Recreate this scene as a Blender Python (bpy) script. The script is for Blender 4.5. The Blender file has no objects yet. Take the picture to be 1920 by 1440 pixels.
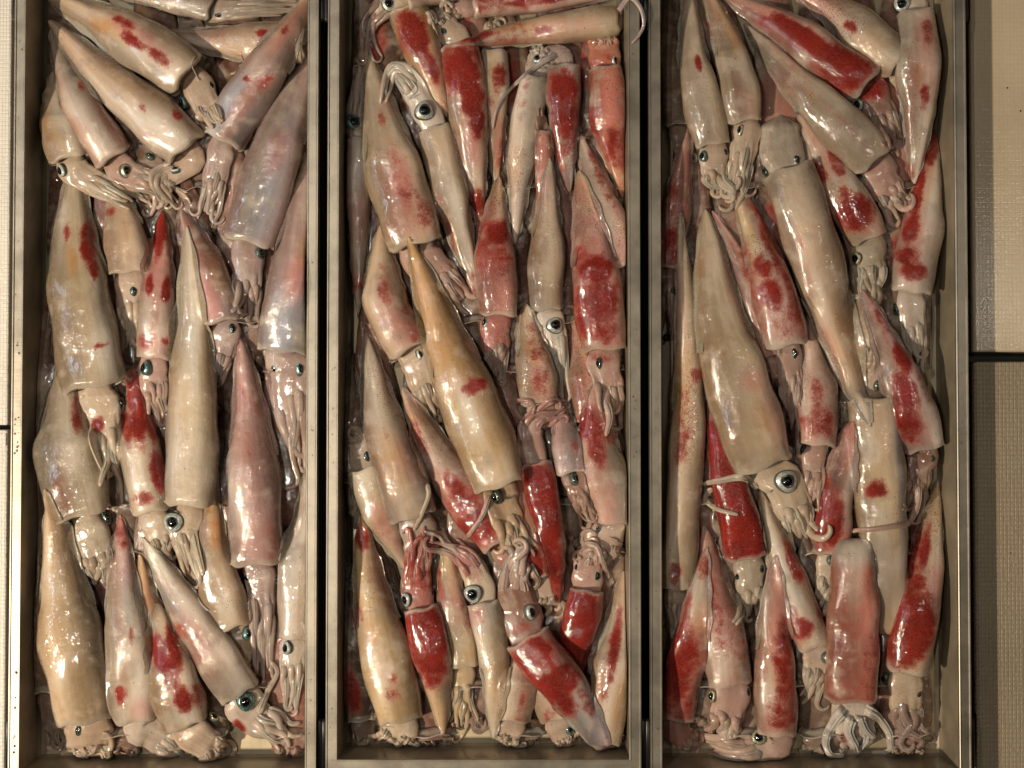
import bpy, bmesh, math, random
import numpy as np
from mathutils import Vector, Matrix
from mathutils.bvhtree import BVHTree

rng = np.random.default_rng(7)
random.seed(7)
sc = bpy.context.scene
COL = sc.collection

# ------------------------------------------------------------------ camera
PX = 0.0005                       # one photo pixel is half a millimetre at the tray rims
F = 2400.0
D = F * PX
TH = math.radians(1.4)
CAM = (0.0, -D * math.tan(TH), D)
cam = bpy.data.cameras.new('camera')
cam.lens = F / 1920 * 36
cam.sensor_width = 36
cam.clip_start = 0.05
cam.clip_end = 50
camo = bpy.data.objects.new('camera', cam)
camo.location = CAM
camo.rotation_euler = (TH, 0, 0)
COL.objects.link(camo)
sc.camera = camo

# ------------------------------------------------------------------ light
sc.view_settings.view_transform = 'Standard'
sc.view_settings.look = 'None'
sc.view_settings.exposure = -0.27
sc.view_settings.gamma = 1.0
w = bpy.data.worlds.new('World')
sc.world = w
w.use_nodes = True
bg = w.node_tree.nodes['Background']
bg.inputs[0].default_value = (0.62, 0.50, 0.40, 1)
bg.inputs[1].default_value = 0.012


def lamp(name, loc, target, energy, color, size, size_y=None):
    l = bpy.data.lights.new(name, 'AREA')
    l.energy = energy
    l.color = color
    l.shape = 'RECTANGLE' if size_y else 'DISK'
    l.size = size
    if size_y:
        l.size_y = size_y
    o = bpy.data.objects.new(name, l)
    o.location = loc
    d = Vector(target) - Vector(loc)
    o.rotation_euler = d.to_track_quat('-Z', 'Y').to_euler()
    COL.objects.link(o)
    return o


lamp('stall_lamp', (-1.50, -0.60, 1.62), (0, 0, 0), 60, (1.0, 0.835, 0.62), 0.09)
lamp('stall_lamp', (-0.75, 0.55, 1.9), (0, 0, 0), 6, (1.0, 0.90, 0.76), 0.045)
lamp('stall_lamp', (-0.50, -0.25, 2.1), (0, 0, 0), 6, (1.0, 0.90, 0.76), 0.045)
lamp('tube_lamp', (-1.9, 0.35, 1.5), (-0.2, 0, 0), 4.5, (0.55, 0.75, 1.0), 0.9, 0.05)
lamp('overhead_fill', (0.35, 0.2, 2.3), (0, 0, 0), 0.6, (1.0, 0.9, 0.76), 0.5, 0.5)  # unseen soft fill added above the trays
lamp('stall_lamp', (1.31, 0.29, 2.3), (0.2, 0, 0), 2.2, (1.0, 0.9, 0.76), 0.10)  # unseen lamp added so that its glint lands on the glossy right board


# ------------------------------------------------------------------ helpers
def at(u, v, z):
    """photo pixel -> world point on the plane at height z"""
    x, y = (u - 960) / F, (720 - v) / F
    c, s = math.cos(TH), math.sin(TH)
    dx, dy, dz = x, y * c + s, y * s - c
    k = (z - CAM[2]) / dz
    return np.array([CAM[0] + dx * k, CAM[1] + dy * k, z])


def at_arr(uv, z):
    x = (uv[:, 0] - 960) / F
    y = (720 - uv[:, 1]) / F
    c, s = math.cos(TH), math.sin(TH)
    dz = y * s - c
    k = (z - CAM[2]) / dz
    return np.stack([x * k, CAM[1] + (y * c + s) * k], 1)


def mesh_obj(name, verts, faces, mats, parent=None, loc=(0, 0, 0), smooth=True, mat_idx=None):
    me = bpy.data.meshes.new(name)
    me.from_pydata([tuple(map(float, v)) for v in verts], [], faces)
    if not isinstance(mats, (list, tuple)):
        mats = [mats]
    for m in mats:
        me.materials.append(m)
    if mat_idx is not None:
        me.polygons.foreach_set('material_index', mat_idx)
    me.polygons.foreach_set('use_smooth', [smooth] * len(me.polygons))
    me.update()
    o = bpy.data.objects.new(name, me)
    o.location = loc
    COL.objects.link(o)
    if parent:
        o.parent = parent
    return o


def empty(name, loc=(0, 0, 0)):
    o = bpy.data.objects.new(name, None)
    o.empty_display_size = 0.02
    o.location = loc
    COL.objects.link(o)
    return o


def tag(o, label=None, cat=None, group=None, kind=None):
    if label: o['label'] = label
    if cat: o['category'] = cat
    if group: o['group'] = group
    if kind: o['kind'] = kind
    return o


def box(x0, x1, y0, y1, z0, z1, V, Fc):
    b = len(V)
    V += [(x0, y0, z0), (x1, y0, z0), (x1, y1, z0), (x0, y1, z0), (x0, y0, z1), (x1, y0, z1), (x1, y1, z1), (x0, y1, z1)]
    Fc += [(b, b+3, b+2, b+1), (b+4, b+5, b+6, b+7), (b, b+1, b+5, b+4), (b+1, b+2, b+6, b+5), (b+2, b+3, b+7, b+6), (b+3, b, b+4, b+7)]


def bevel(o, width, seg=2):
    m = o.modifiers.new('bevel', 'BEVEL')
    m.width = width
    m.segments = seg
    m.limit_method = 'ANGLE'


# ------------------------------------------------------------------ materials
class NT:
    def __init__(s, name):
        s.m = bpy.data.materials.new(name)
        s.m.use_nodes = True
        s.t = s.m.node_tree
        s.p = s.t.nodes['Principled BSDF']

    def n(s, typ, **k):
        nd = s.t.nodes.new(typ)
        for a, b in k.items():
            if a.startswith('i_'):
                a = a[2:]
                a = int(a) if a.isdigit() else a.replace('_', ' ')
                nd.inputs[a].default_value = b
            else:
                setattr(nd, a, b)
        return nd

    def l(s, a, b):
        s.t.links.new(a, b)

    def math(s, op, a, b=None, clamp=False, c=None):
        nd = s.n('ShaderNodeMath', operation=op, use_clamp=clamp)
        for i, x in enumerate((a, b, c)):
            if x is None: continue
            if isinstance(x, (int, float)):
                nd.inputs[i].default_value = x
            else:
                s.l(x, nd.inputs[i])
        return nd.outputs[0]

    def mix(s, f, a, b, mode='MIX'):
        nd = s.n('ShaderNodeMix', data_type='RGBA', blend_type=mode)
        for i, x in ((0, f), (6, a), (7, b)):
            if isinstance(x, (int, float)):
                nd.inputs[i].default_value = x
            elif isinstance(x, tuple):
                nd.inputs[i].default_value = (*x, 1)
            else:
                s.l(x, nd.inputs[i])
        return nd.outputs[2]

    def rng(s, x, a, b, c=0.0, d=1.0, smooth=True):
        nd = s.n('ShaderNodeMapRange', interpolation_type='SMOOTHSTEP' if smooth else 'LINEAR')
        s.l(x, nd.inputs[0])
        for i, v in enumerate((a, b, c, d)):
            nd.inputs[i + 1].default_value = v
        return nd.outputs[0]

    def noise(s, vec, scale, detail=2, rough=0.5):
        nd = s.n('ShaderNodeTexNoise')
        nd.inputs['Scale'].default_value = scale
        nd.inputs['Detail'].default_value = detail
        nd.inputs['Roughness'].default_value = rough
        s.l(vec, nd.inputs['Vector'])
        return nd.outputs[0]


def skin_material(name, fin=False):
    N = NT(name)
    tc = N.n('ShaderNodeTexCoord').outputs['Object']
    inf = N.n('ShaderNodeObjectInfo').outputs['Random']
    off = N.math('MULTIPLY', inf, 3.7)
    va = N.n('ShaderNodeVectorMath', operation='ADD')
    N.l(tc, va.inputs[0]); N.l(off, va.inputs[1])
    vec = va.outputs[0]
    uv = N.n('ShaderNodeUVMap', uv_map='UVMap').outputs[0]
    mp = N.n('ShaderNodeMapping')
    N.l(uv, mp.inputs[0])
    N.l(inf, mp.inputs['Location'])
    mp.inputs['Scale'].default_value = (9, 85, 1)
    col = N.n('ShaderNodeAttribute', attribute_name='tint').outputs['Color']
    red = N.n('ShaderNodeAttribute', attribute_name='red').outputs['Fac']
    dots = N.n('ShaderNodeAttribute', attribute_name='dots').outputs['Fac']
    streak = N.noise(mp.outputs[0], 1.0, 3, 0.6)
    nbig = N.noise(vec, 45, 3, 0.55)
    nmid = N.noise(vec, 160, 3, 0.6)
    nfine = N.noise(vec, 900, 2, 0.6)
    # flesh: streaks along the body and cloudy milky or glassy zones
    base = N.mix(N.rng(streak, 0.30, 0.72), N.mix(1.0, col, (0.80, 0.72, 0.64), 'MULTIPLY'), col)
    base = N.mix(N.math('MULTIPLY', N.rng(nbig, 0.48, 0.72), 0.45), base, (0.64, 0.55, 0.45))
    base = N.mix(N.math('MULTIPLY', N.rng(nbig, 0.46, 0.28), 0.45), base, (0.33, 0.26, 0.22))
    # chromatophores
    vo = N.n('ShaderNodeTexVoronoi')
    vo.inputs['Scale'].default_value = 700
    N.l(vec, vo.inputs['Vector'])
    d = vo.outputs['Distance']
    vo2 = N.n('ShaderNodeTexVoronoi')
    vo2.inputs['Scale'].default_value = 560
    N.l(vec, vo2.inputs['Vector'])
    rr = N.math('ADD', red, N.math('MULTIPLY', N.math('SUBTRACT', nmid, 0.5), 0.75))
    rr = N.math('ADD', rr, N.math('MULTIPLY', N.math('SUBTRACT', streak, 0.5), 0.30))
    nlow = N.noise(vec, 75, 3, 0.6)
    rr = N.math('ADD', rr, N.math('MULTIPLY', N.math('SUBTRACT', nlow, 0.5), N.math('MULTIPLY', N.rng(red, 0.0, 0.15), 1.3)))
    redf = N.rng(rr, 0.22, 0.98)
    fringe = N.rng(rr, 0.04, 0.60)
    thr = N.math('MULTIPLY', fringe, 0.55)
    dotf = N.rng(N.math('SUBTRACT', thr, d), -0.06, 0.12)
    redcol = N.mix(N.rng(nbig, 0.3, 0.7), (0.10, 0.003, 0.003), (0.235, 0.007, 0.005))
    redcol = N.mix(N.rng(d, 0.15, 0.6), redcol, N.mix(0.38, redcol, (0.40, 0.055, 0.035)))
    base = N.mix(N.math('MULTIPLY', N.rng(rr, 0.0, 0.85), 0.55), base, (0.50, 0.17, 0.13))
    out = N.mix(N.math('MULTIPLY', dotf, 0.50), base, (0.42, 0.05, 0.035))
    out = N.mix(N.math('MULTIPLY', redf, 0.95), out, redcol)
    # sparse brown freckles
    dm = N.math('ADD', N.math('MULTIPLY', dots, 0.55), N.math('MULTIPLY', N.math('SUBTRACT', nmid, 0.55), 0.8))
    fr = N.rng(N.math('SUBTRACT', N.math('MULTIPLY', dm, 0.62), vo2.outputs['Distance']), -0.04, 0.05)
    out = N.mix(N.math('MULTIPLY', fr, 0.75), out, (0.16, 0.035, 0.028))
    vo3 = N.n('ShaderNodeTexVoronoi')
    vo3.inputs['Scale'].default_value = 95
    N.l(vec, vo3.inputs['Vector'])
    out = N.mix(N.rng(vo3.outputs['Distance'], 0.055, 0.04), out, (0.10, 0.03, 0.025))
    N.l(out, N.p.inputs['Base Color'])
    p = N.p.inputs
    N.l(N.rng(nmid, 0.3, 0.7, 0.16, 0.34), p['Roughness'])
    p['Specular IOR Level'].default_value = 0.25
    p['Subsurface Weight'].default_value = 0.45
    p['Subsurface Radius'].default_value = (0.9, 0.45, 0.28)
    p['Subsurface Scale'].default_value = 0.0045
    p['Coat Weight'].default_value = 1.0
    p['Coat Roughness'].default_value = 0.04
    p['Coat IOR'].default_value = 1.6
    if fin:
        p['Transmission Weight'].default_value = 0.35
        p['Alpha'].default_value = 0.93
    # wet relief: smooth skin under a finely rippled film of slime
    mp2 = N.n('ShaderNodeMapping')
    N.l(uv, mp2.inputs[0])
    N.l(inf, mp2.inputs['Location'])
    mp2.inputs['Scale'].default_value = (22, 60, 1)
    patch = N.rng(N.noise(mp2.outputs[0], 1.0, 1), 0.38, 0.62)
    h = N.math('ADD', N.math('MULTIPLY', nbig, 1.6), N.math('MULTIPLY', nmid, 0.10))
    h = N.math('ADD', h, N.math('MULTIPLY', N.noise(vec, 480, 1, 0.5), 0.12))
    b = N.n('ShaderNodeBump')
    b.inputs['Strength'].default_value = 0.8
    b.inputs['Distance'].default_value = 0.0011
    N.l(h, b.inputs['Height'])
    N.l(b.outputs[0], p['Normal'])
    ripple = N.noise(vec, 400, 1, 0.5)
    h2 = N.math('ADD', N.math('MULTIPLY', nbig, 1.6), N.math('MULTIPLY', ripple, N.math('ADD', N.math('MULTIPLY', patch, 0.62), 0.20)))
    b2 = N.n('ShaderNodeBump')
    b2.inputs['Strength'].default_value = 1.0
    b2.inputs['Distance'].default_value = 0.0011
    N.l(h2, b2.inputs['Height'])
    N.l(b2.outputs[0], p['Coat Normal'])
    return N.m


def metal_material(name, col, rough, scale=(600, 6, 1), wet=False):
    N = NT(name)
    tc = N.n('ShaderNodeTexCoord').outputs['Object']
    mp = N.n('ShaderNodeMapping')
    mp.inputs['Scale'].default_value = scale
    N.l(tc, mp.inputs[0])
    br = N.noise(mp.outputs[0], 1.0, 3)
    cl = N.noise(tc, 30, 4, 0.6)
    sp = N.noise(tc, 700, 1)
    c = N.mix(N.rng(cl, 0.3, 0.7), tuple(x * 0.70 for x in col), col)
    c = N.mix(N.math('MULTIPLY', N.rng(sp, 0.70, 0.76), 0.6), c, (0.15, 0.11, 0.08))
    N.l(c, N.p.inputs['Base Color'])
    N.p.inputs['Metallic'].default_value = 0.8
    r = N.math('ADD', N.math('MULTIPLY', cl, 0.18), rough)
    N.l(r, N.p.inputs['Roughness'])
    b = N.n('ShaderNodeBump')
    b.inputs['Strength'].default_value = 0.35
    b.inputs['Distance'].default_value = 0.0002
    N.l(N.math('ADD', br, N.math('MULTIPLY', cl, 1.5 if wet else 0.2)), b.inputs['Height'])
    N.l(b.outputs[0], N.p.inputs['Normal'])
    if wet:
        N.p.inputs['Metallic'].default_value = 0.35
        N.p.inputs['Coat Weight'].default_value = 0.5
        N.p.inputs['Coat Roughness'].default_value = 0.15
    return N.m


def board_material(name, col, cell, woven):
    N = NT(name)
    tc = N.n('ShaderNodeTexCoord').outputs['Object']
    sx = N.n('ShaderNodeSeparateXYZ')
    N.l(tc, sx.inputs[0])
    cl = N.noise(tc, 9, 4, 0.6)
    fi = N.noise(tc, 1400, 2)
    gx = N.math('ABSOLUTE', N.math('SINE', N.math('MULTIPLY', sx.outputs[0], math.pi / cell)))
    gy = N.math('ABSOLUTE', N.math('SINE', N.math('MULTIPLY', sx.outputs[1], math.pi / (cell * 1.25))))
    wob = N.noise(tc, 260, 2)
    g = N.math('MULTIPLY', N.rng(gx, 0.0, 0.55), N.rng(gy, 0.0, 0.55))
    g = N.math('MULTIPLY', g, N.rng(wob, 0.25, 0.55))
    zone = N.rng(cl, 0.40, 0.52) if not woven else N.rng(cl, 0.05, 0.1)
    c = N.mix(N.rng(cl, 0.25, 0.75), tuple(x * 0.86 for x in col), col)
    c = N.mix(N.math('MULTIPLY', N.math('SUBTRACT', 1.0, g), 0.22), c, tuple(x * 0.62 for x in col))
    sp = N.n('ShaderNodeTexVoronoi')
    sp.inputs['Scale'].default_value = 48
    N.l(tc, sp.inputs['Vector'])
    c = N.mix(N.rng(sp.outputs['Distance'], 0.055, 0.035), c, (0.05, 0.04, 0.035))
    N.l(c, N.p.inputs['Base Color'])
    N.p.inputs['Roughness'].default_value = 0.38 if woven else 0.14
    h = N.math('MULTIPLY', g, zone if woven else 0.12)
    h = N.math('ADD', h, N.math('MULTIPLY', fi, 0.15))
    h = N.math('ADD', h, N.math('MULTIPLY', cl, 2.0))
    b = N.n('ShaderNodeBump')
    b.inputs['Strength'].default_value = 0.6
    b.inputs['Distance'].default_value = 0.0006
    N.l(h, b.inputs['Height'])
    N.l(b.outputs[0], N.p.inputs['Normal'])
    return N.m


def plain(name, col, rough=0.4, metal=0.0, spec=0.5, coat=0.0):
    N = NT(name)
    tc = N.n('ShaderNodeTexCoord').outputs['Object']
    n = N.noise(tc, 500, 3)
    N.l(N.mix(N.rng(n, 0.3, 0.7), tuple(x * 0.8 for x in col), col), N.p.inputs['Base Color'])
    N.p.inputs['Roughness'].default_value = rough
    N.p.inputs['Metallic'].default_value = metal
    N.p.inputs['Specular IOR Level'].default_value = spec
    N.p.inputs['Coat Weight'].default_value = coat
    N.p.inputs['Coat Roughness'].default_value = 0.03
    return N.m


def iris_material(name, c1, c2, c3, metal=0.55):
    N = NT(name)
    tc = N.n('ShaderNodeTexCoord').outputs['Object']
    inf = N.n('ShaderNodeObjectInfo').outputs['Random']
    va = N.n('ShaderNodeVectorMath', operation='ADD')
    N.l(tc, va.inputs[0]); N.l(N.math('MULTIPLY', inf, 2.0), va.inputs[1])
    n = N.noise(va.outputs[0], 260, 3)
    n2 = N.noise(va.outputs[0], 700, 3)
    c = N.mix(N.rng(n, 0.42, 0.62), c1, c2)
    c = N.mix(N.rng(n2, 0.52, 0.62), c, c3)
    N.l(c, N.p.inputs['Base Color'])
    N.p.inputs['Metallic'].default_value = metal
    N.p.inputs['Roughness'].default_value = 0.22
    N.p.inputs['Coat Weight'].default_value = 1.0
    N.p.inputs['Coat Roughness'].default_value = 0.02
    b = N.n('ShaderNodeBump')
    b.inputs['Strength'].default_value = 0.6
    b.inputs['Distance'].default_value = 0.0006
    N.l(n2, b.inputs['Height'])
    N.l(b.outputs[0], N.p.inputs['Normal'])
    return N.m


M = dict(
    skin=skin_material('squid_skin'),
    fin=skin_material('squid_fin', True),
    rim=metal_material('brushed_rim', (0.47, 0.425, 0.35), 0.30, (8, 600, 1)),
    basin=metal_material('wet_basin', (0.37, 0.31, 0.22), 0.40, wet=True),  # walls of the same steel, darkened to carry their shade
    floor=metal_material('wet_tray_floor', (0.62, 0.52, 0.35), 0.38, wet=True),  # lighter than the walls, lamplight put into its colour
    chrome=plain('chrome_wire', (0.6, 0.58, 0.55), 0.15, 1.0),
    rubber=plain('black_rubber', (0.012, 0.012, 0.013), 0.35),
    left=board_material('white_woven_plastic', (0.82, 0.78, 0.70), 0.0030, True),
    right=board_material('beige_embossed_plastic', (0.38, 0.31, 0.215), 0.0036, True),
    smooth=board_material('beige_smooth_plastic', (0.66, 0.55, 0.39), 0.0036, False),
    under=plain('dark_counter', (0.02, 0.019, 0.018), 0.5),
    pupil=plain('black_pupil', (0.003, 0.003, 0.004), 0.06, coat=1.0),
    silver=iris_material('silver_iris', (0.50, 0.52, 0.50), (0.78, 0.76, 0.66), (0.24, 0.36, 0.42), 0.35),
    teal=iris_material('teal_iris', (0.10, 0.24, 0.25), (0.35, 0.50, 0.50), (0.03, 0.10, 0.11)),
    gold=iris_material('gold_iris', (0.62, 0.52, 0.25), (0.75, 0.72, 0.55), (0.12, 0.20, 0.18)),
    dark=iris_material('dark_iris', (0.012, 0.022, 0.02), (0.05, 0.09, 0.075), (0.22, 0.25, 0.20)),
    socket=plain('eye_socket', (0.10, 0.12, 0.10), 0.15, coat=1.0),
    ring=plain('eye_ring', (0.06, 0.07, 0.06), 0.15, 0.3, coat=1.0),
)
wm = NT('water')
wm.p.inputs['Transmission Weight'].default_value = 1.0
wm.p.inputs['Roughness'].default_value = 0.02
wm.p.inputs['IOR'].default_value = 1.33
M['water'] = wm.m

# ------------------------------------------------------------------ counter and boards
FLOOR = -0.051
TABLE = -0.059
BT = -0.030
V, Fc = [], []
box(-2.5, 2.5, -2.0, 2.0, TABLE - 0.08, TABLE, V, Fc)
tag(mesh_obj('counter', V, Fc, M['under'], smooth=False), kind='structure')


def board(u0, u1, v0, v1, mat, label, ribs=()):
    a = (at(u0, 720, BT)[0], at(960, v1, BT)[1]); b = (at(u1, 720, BT)[0], at(960, v0, BT)[1])
    V, Fc = [], []
    box(a[0], b[0], a[1], b[1], TABLE + 0.0003, BT, V, Fc)
    o = mesh_obj('plastic_board', V, Fc, mat, smooth=False)
    bevel(o, 0.002, 3)
    tag(o, label, 'board', 'plastic boards under the trays')
    for (x0, x1, y0, y1, h) in ribs:
        p = (at(x0, 720, BT)[0], at(960, y1, BT)[1]); q = (at(x1, 720, BT)[0], at(960, y0, BT)[1])
        V, Fc = [], []
        box(p[0], q[0], p[1], q[1], BT - 0.0005, BT + h, V, Fc)
        r = mesh_obj('raised_edge', V, Fc, mat, parent=o, smooth=False)
        bevel(r, min(h, 0.0015) * 0.9, 2)
    return o


board(-1400, 15, -900, 797, M['left'], 'white dimpled plastic board left of the left tray, above the seam')
board(-1400, 15, 806, 2300, M['left'], 'white dimpled plastic board left of the left tray, below the seam', [(-1400, 13, 812, 836, 0.0010)])
board(1826, 3200, -900, 660, M['smooth'], 'smooth glossy beige board right of the right tray, above the black seam')
board(1826, 3200, 678, 2300, M['right'], 'finely embossed beige board right of the right tray, below the black seam')

# ------------------------------------------------------------------ trays
def world_x(u_top, u_bot):
    return (at(u_top, 0, 0)[0] + at(u_bot, 1440, 0)[0]) / 2


TRAYS = {}


def loft_rect(rects, close=False):
    """rects: list of (x0,x1,y0,y1,z); mitred loops joined one after another"""
    V, Fc = [], []
    for (x0, x1, y0, y1, z) in rects:
        V += [(x0, y0, z), (x1, y0, z), (x1, y1, z), (x0, y1, z)]
    n = len(rects)
    for i in range(n - 1 + (1 if close else 0)):
        a, b = i * 4, ((i + 1) % n) * 4
        for k in range(4):
            Fc.append((a + k, a + (k + 1) % 4, b + (k + 1) % 4, b + k))
    return V, Fc


def tube(pts, r, n=8, cap=True):
    pts = [Vector(p) for p in pts]
    V, Fc = [], []
    for i, p in enumerate(pts):
        t = (pts[min(i + 1, len(pts) - 1)] - pts[max(i - 1, 0)]).normalized()
        up = Vector((0, 0, 1)) if abs(t.z) < 0.9 else Vector((1, 0, 0))
        s = t.cross(up).normalized(); q = s.cross(t)
        rr = r[i] if hasattr(r, '__len__') else r
        for k in range(n):
            a = 2 * math.pi * k / n
            V.append(tuple(p + s * math.cos(a) * rr + q * math.sin(a) * rr))
    for i in range(len(pts) - 1):
        for k in range(n):
            Fc.append((i * n + k, i * n + (k + 1) % n, (i + 1) * n + (k + 1) % n, (i + 1) * n + k))
    if cap:
        Fc.append(tuple(range(n))[::-1]); Fc.append(tuple((len(pts) - 1) * n + k for k in range(n)))
    return V, Fc


def make_tray(key, xl, xr, vbot, rimw, label):
    x0, x1 = world_x(*xl), world_x(*xr)
    y0, y1 = at(960, vbot, 0)[1], at(960, -130, 0)[1]
    root = empty('metal_tray', ((x0 + x1) / 2, (y0 + y1) / 2, TABLE))
    tag(root, label, 'tray', 'steel trays of squid side by side')
    ox, oy, oz = root.location

    def L(V): return [(a - ox, b - oy, c - oz) for a, b, c in V]

    rw = rimw
    # basin: thin folded sheet, walls and floor with a soft fold
    R = []
    for (o_, z) in ((-0.0006, -0.0012), (0.0012, FLOOR + 0.006), (0.003, FLOOR + 0.002), (0.007, FLOOR), ):
        R.append((x0 + o_, x1 - o_, y0 + o_, y1 - o_, z))
    V, Fc = loft_rect(R)
    b = (len(R) - 1) * 4
    mesh_obj('tray_floor', L(V[b:b + 4]), [(0, 1, 2, 3)], M['floor'], parent=root, smooth=False)
    # outer skin
    R2 = [(x0 - 0.0014 + q, x1 + 0.0014 - q, y0 - 0.0014 + q, y1 + 0.0014 - q, z) for q, z in ((0, -0.0012), (0.001, FLOOR + 0.004), (0.006, TABLE + 0.0006))]
    V2, F2 = loft_rect(R2)
    nb = len(V)
    V += V2; Fc += [tuple(i + nb for i in f) for f in F2]
    c = nb + 8
    Fc.append((c + 3, c + 2, c + 1, c))
    mesh_obj('basin', L(V), Fc, M['basin'], parent=root, smooth=False)
    # rim: flat flange with a raised inner bead and a rolled outer edge
    prof = [(-0.0002, -0.003), (-0.0002, 0.0002), (0.0004, 0.0007), (0.0012, 0.0007), (0.0017, 0.0001),
            (rw - 0.0022, 0.0001), (rw - 0.0014, 0.0010), (rw - 0.0004, 0.0010), (rw, 0.0003), (rw, -0.0085), (rw - 0.0009, -0.0085), (rw - 0.0009, -0.0015), (0.0009, -0.0011), (0.0009, -0.003)]
    V, Fc = loft_rect([(x0 - p, x1 + p, y0 - p, y1 + p, z) for p, z in prof], close=True)
    mesh_obj('rim', L(V), Fc, M['rim'], parent=root, smooth=False)
    # carrying handles: wire bails folded down outside both ends
    for end in (0, 1):
        yy = y0 - rw - 0.012 if end == 0 else y1 + rw + 0.012
        ys = at(960, 1352, 0)[1] if end == 0 else at(960, 36, 0)[1]
        xa, xb = x0 - rw - 0.0022, x1 + rw + 0.0022
        z = -0.006
        pts = [(xa, ys, z), (xa, (ys + yy) / 2, z), (xa, yy + (0.008 if end == 0 else -0.008), z), (xa + 0.002, yy + (0.002 if end == 0 else -0.002), z), (xa + 0.008, yy, z),
               (xb - 0.008, yy, z), (xb - 0.002, yy + (0.002 if end == 0 else -0.002), z), (xb, yy + (0.008 if end == 0 else -0.008), z), (xb, (ys + yy) / 2, z), (xb, ys, z)]
        V, Fc = tube(pts, 0.0013, 8)
        h = mesh_obj('handle', L(V), Fc, M['chrome'], parent=root)
        for xx in (xa, xb):
            V, Fc = tube([(xx, ys + (0.001 if end == 0 else -0.001), z + 0.0006), (xx, ys - (0.002 if end == 0 else -0.002), z + 0.0006), (xx, yy + (0.012 if end == 0 else -0.012), z + 0.0006)], [0.0014, 0.0024, 0.0024], 10)
            s = mesh_obj('sleeve', L(V), Fc, M['rubber'], parent=h)
    TRAYS[key] = dict(x0=x0 + 0.0014, x1=x1 - 0.0014, y0=y0 + 0.0014, y1=y1 - 0.0014)
    # water beads on the rim
    V, Fc = [], []
    for k in range(46):
        side = random.random() < (0.7 if key == 1 else 0.4)
        bx = (x0 - rw * random.uniform(0.3, 0.7)) if side else (x1 + rw * random.uniform(0.3, 0.7))
        vv = random.choice([random.gauss(800, 40), random.gauss(1330, 70), random.uniform(0, 1430)])
        by = at(960, vv, 0)[1]
        r = random.uniform(0.0004, 0.0013 if side and key == 1 else 0.0008)
        b0 = len(V)
        for j, (rr, zz) in enumerate(((1, 0), (0.9, 0.35), (0.55, 0.62))):
            for i in range(8):
                a = math.pi * i / 4
                V.append((bx + r * rr * math.cos(a) - ox, by + r * rr * math.sin(a) * 1.15 - oy, 0.00005 + r * zz - oz))
        V.append((bx - ox, by - oy, r * 0.7 - oz))
        for j in range(2):
            for i in range(8):
                Fc.append((b0 + j * 8 + i, b0 + j * 8 + (i + 1) % 8, b0 + j * 8 + 8 + (i + 1) % 8, b0 + j * 8 + 8 + i))
        for i in range(8):
            Fc.append((b0 + 16 + i, b0 + 16 + (i + 1) % 8, b0 + 24))
    o = mesh_obj('water_beads', V, Fc, M['water'], parent=root)
    o['kind'] = 'stuff'


make_tray(1, (49, 36), (578, 571), 1446, 0.0105, 'left steel tray of pale squid beside the white board')
make_tray(2, (638, 631), (1177, 1181), 1424, 0.0110, 'middle steel tray of red blotched squid between the two others')
make_tray(3, (1239, 1241), (1788, 1800), 1444, 0.0110, 'right steel tray of squid with its bare floor showing along the right wall')

# ------------------------------------------------------------------ height field of the pile
CELL = 0.001
HF = {}
for k, t in TRAYS.items():
    nx = int((t['x1'] - t['x0']) / CELL) + 2
    ny = int((t['y1'] - t['y0']) / CELL) + 2
    HF[k] = np.full((nx, ny), FLOOR + 0.0005)


def blur(A, sig):
    r = max(1, int(sig * 2.5))
    k = np.exp(-0.5 * (np.arange(-r, r + 1) / sig) ** 2); k /= k.sum()
    B = np.pad(A, r, mode='edge')
    C = np.zeros((B.shape[0], A.shape[1]))
    for i, w_ in enumerate(k):
        C += w_ * B[:, i:i + A.shape[1]]
    E = np.zeros_like(A)
    for i, w_ in enumerate(k):
        E += w_ * C[i:i + A.shape[0], :]
    return E


def dilate(A):
    P = np.pad(A, 1, mode='edge')
    return np.maximum.reduce([P[1:-1, 1:-1], P[:-2, 1:-1], P[2:, 1:-1], P[1:-1, :-2], P[1:-1, 2:]])


def sample(A, t, x, y):
    fx = np.clip((x - t['x0']) / CELL, 0, A.shape[0] - 1.001)
    fy = np.clip((y - t['y0']) / CELL, 0, A.shape[1] - 1.001)
    i, j = fx.astype(int), fy.astype(int)
    a, b = fx - i, fy - j
    return A[i, j] * (1 - a) * (1 - b) + A[i + 1, j] * a * (1 - b) + A[i, j + 1] * (1 - a) * b + A[i + 1, j + 1] * a * b


def splat(A, t, G):
    """G: (n, m, 3) grid of surface points"""
    def up(G, ax, k=4):
        a = np.take(G, range(G.shape[ax] - 1), ax); b = np.take(G, range(1, G.shape[ax]), ax)
        L = [a * (1 - f) + b * f for f in np.arange(k) / k]
        S = np.stack(L, ax + 1)
        sh = list(a.shape); sh[ax] *= k
        return S.reshape(sh)
    U = up(up(G, 0, 9), 1)
    P = U.reshape(-1, 3)
    i = np.clip(np.round((P[:, 0] - t['x0']) / CELL).astype(int), 0, A.shape[0] - 1)
    j = np.clip(np.round((P[:, 1] - t['y0']) / CELL).astype(int), 0, A.shape[1] - 1)
    np.maximum.at(A, (i, j), P[:, 2])


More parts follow.
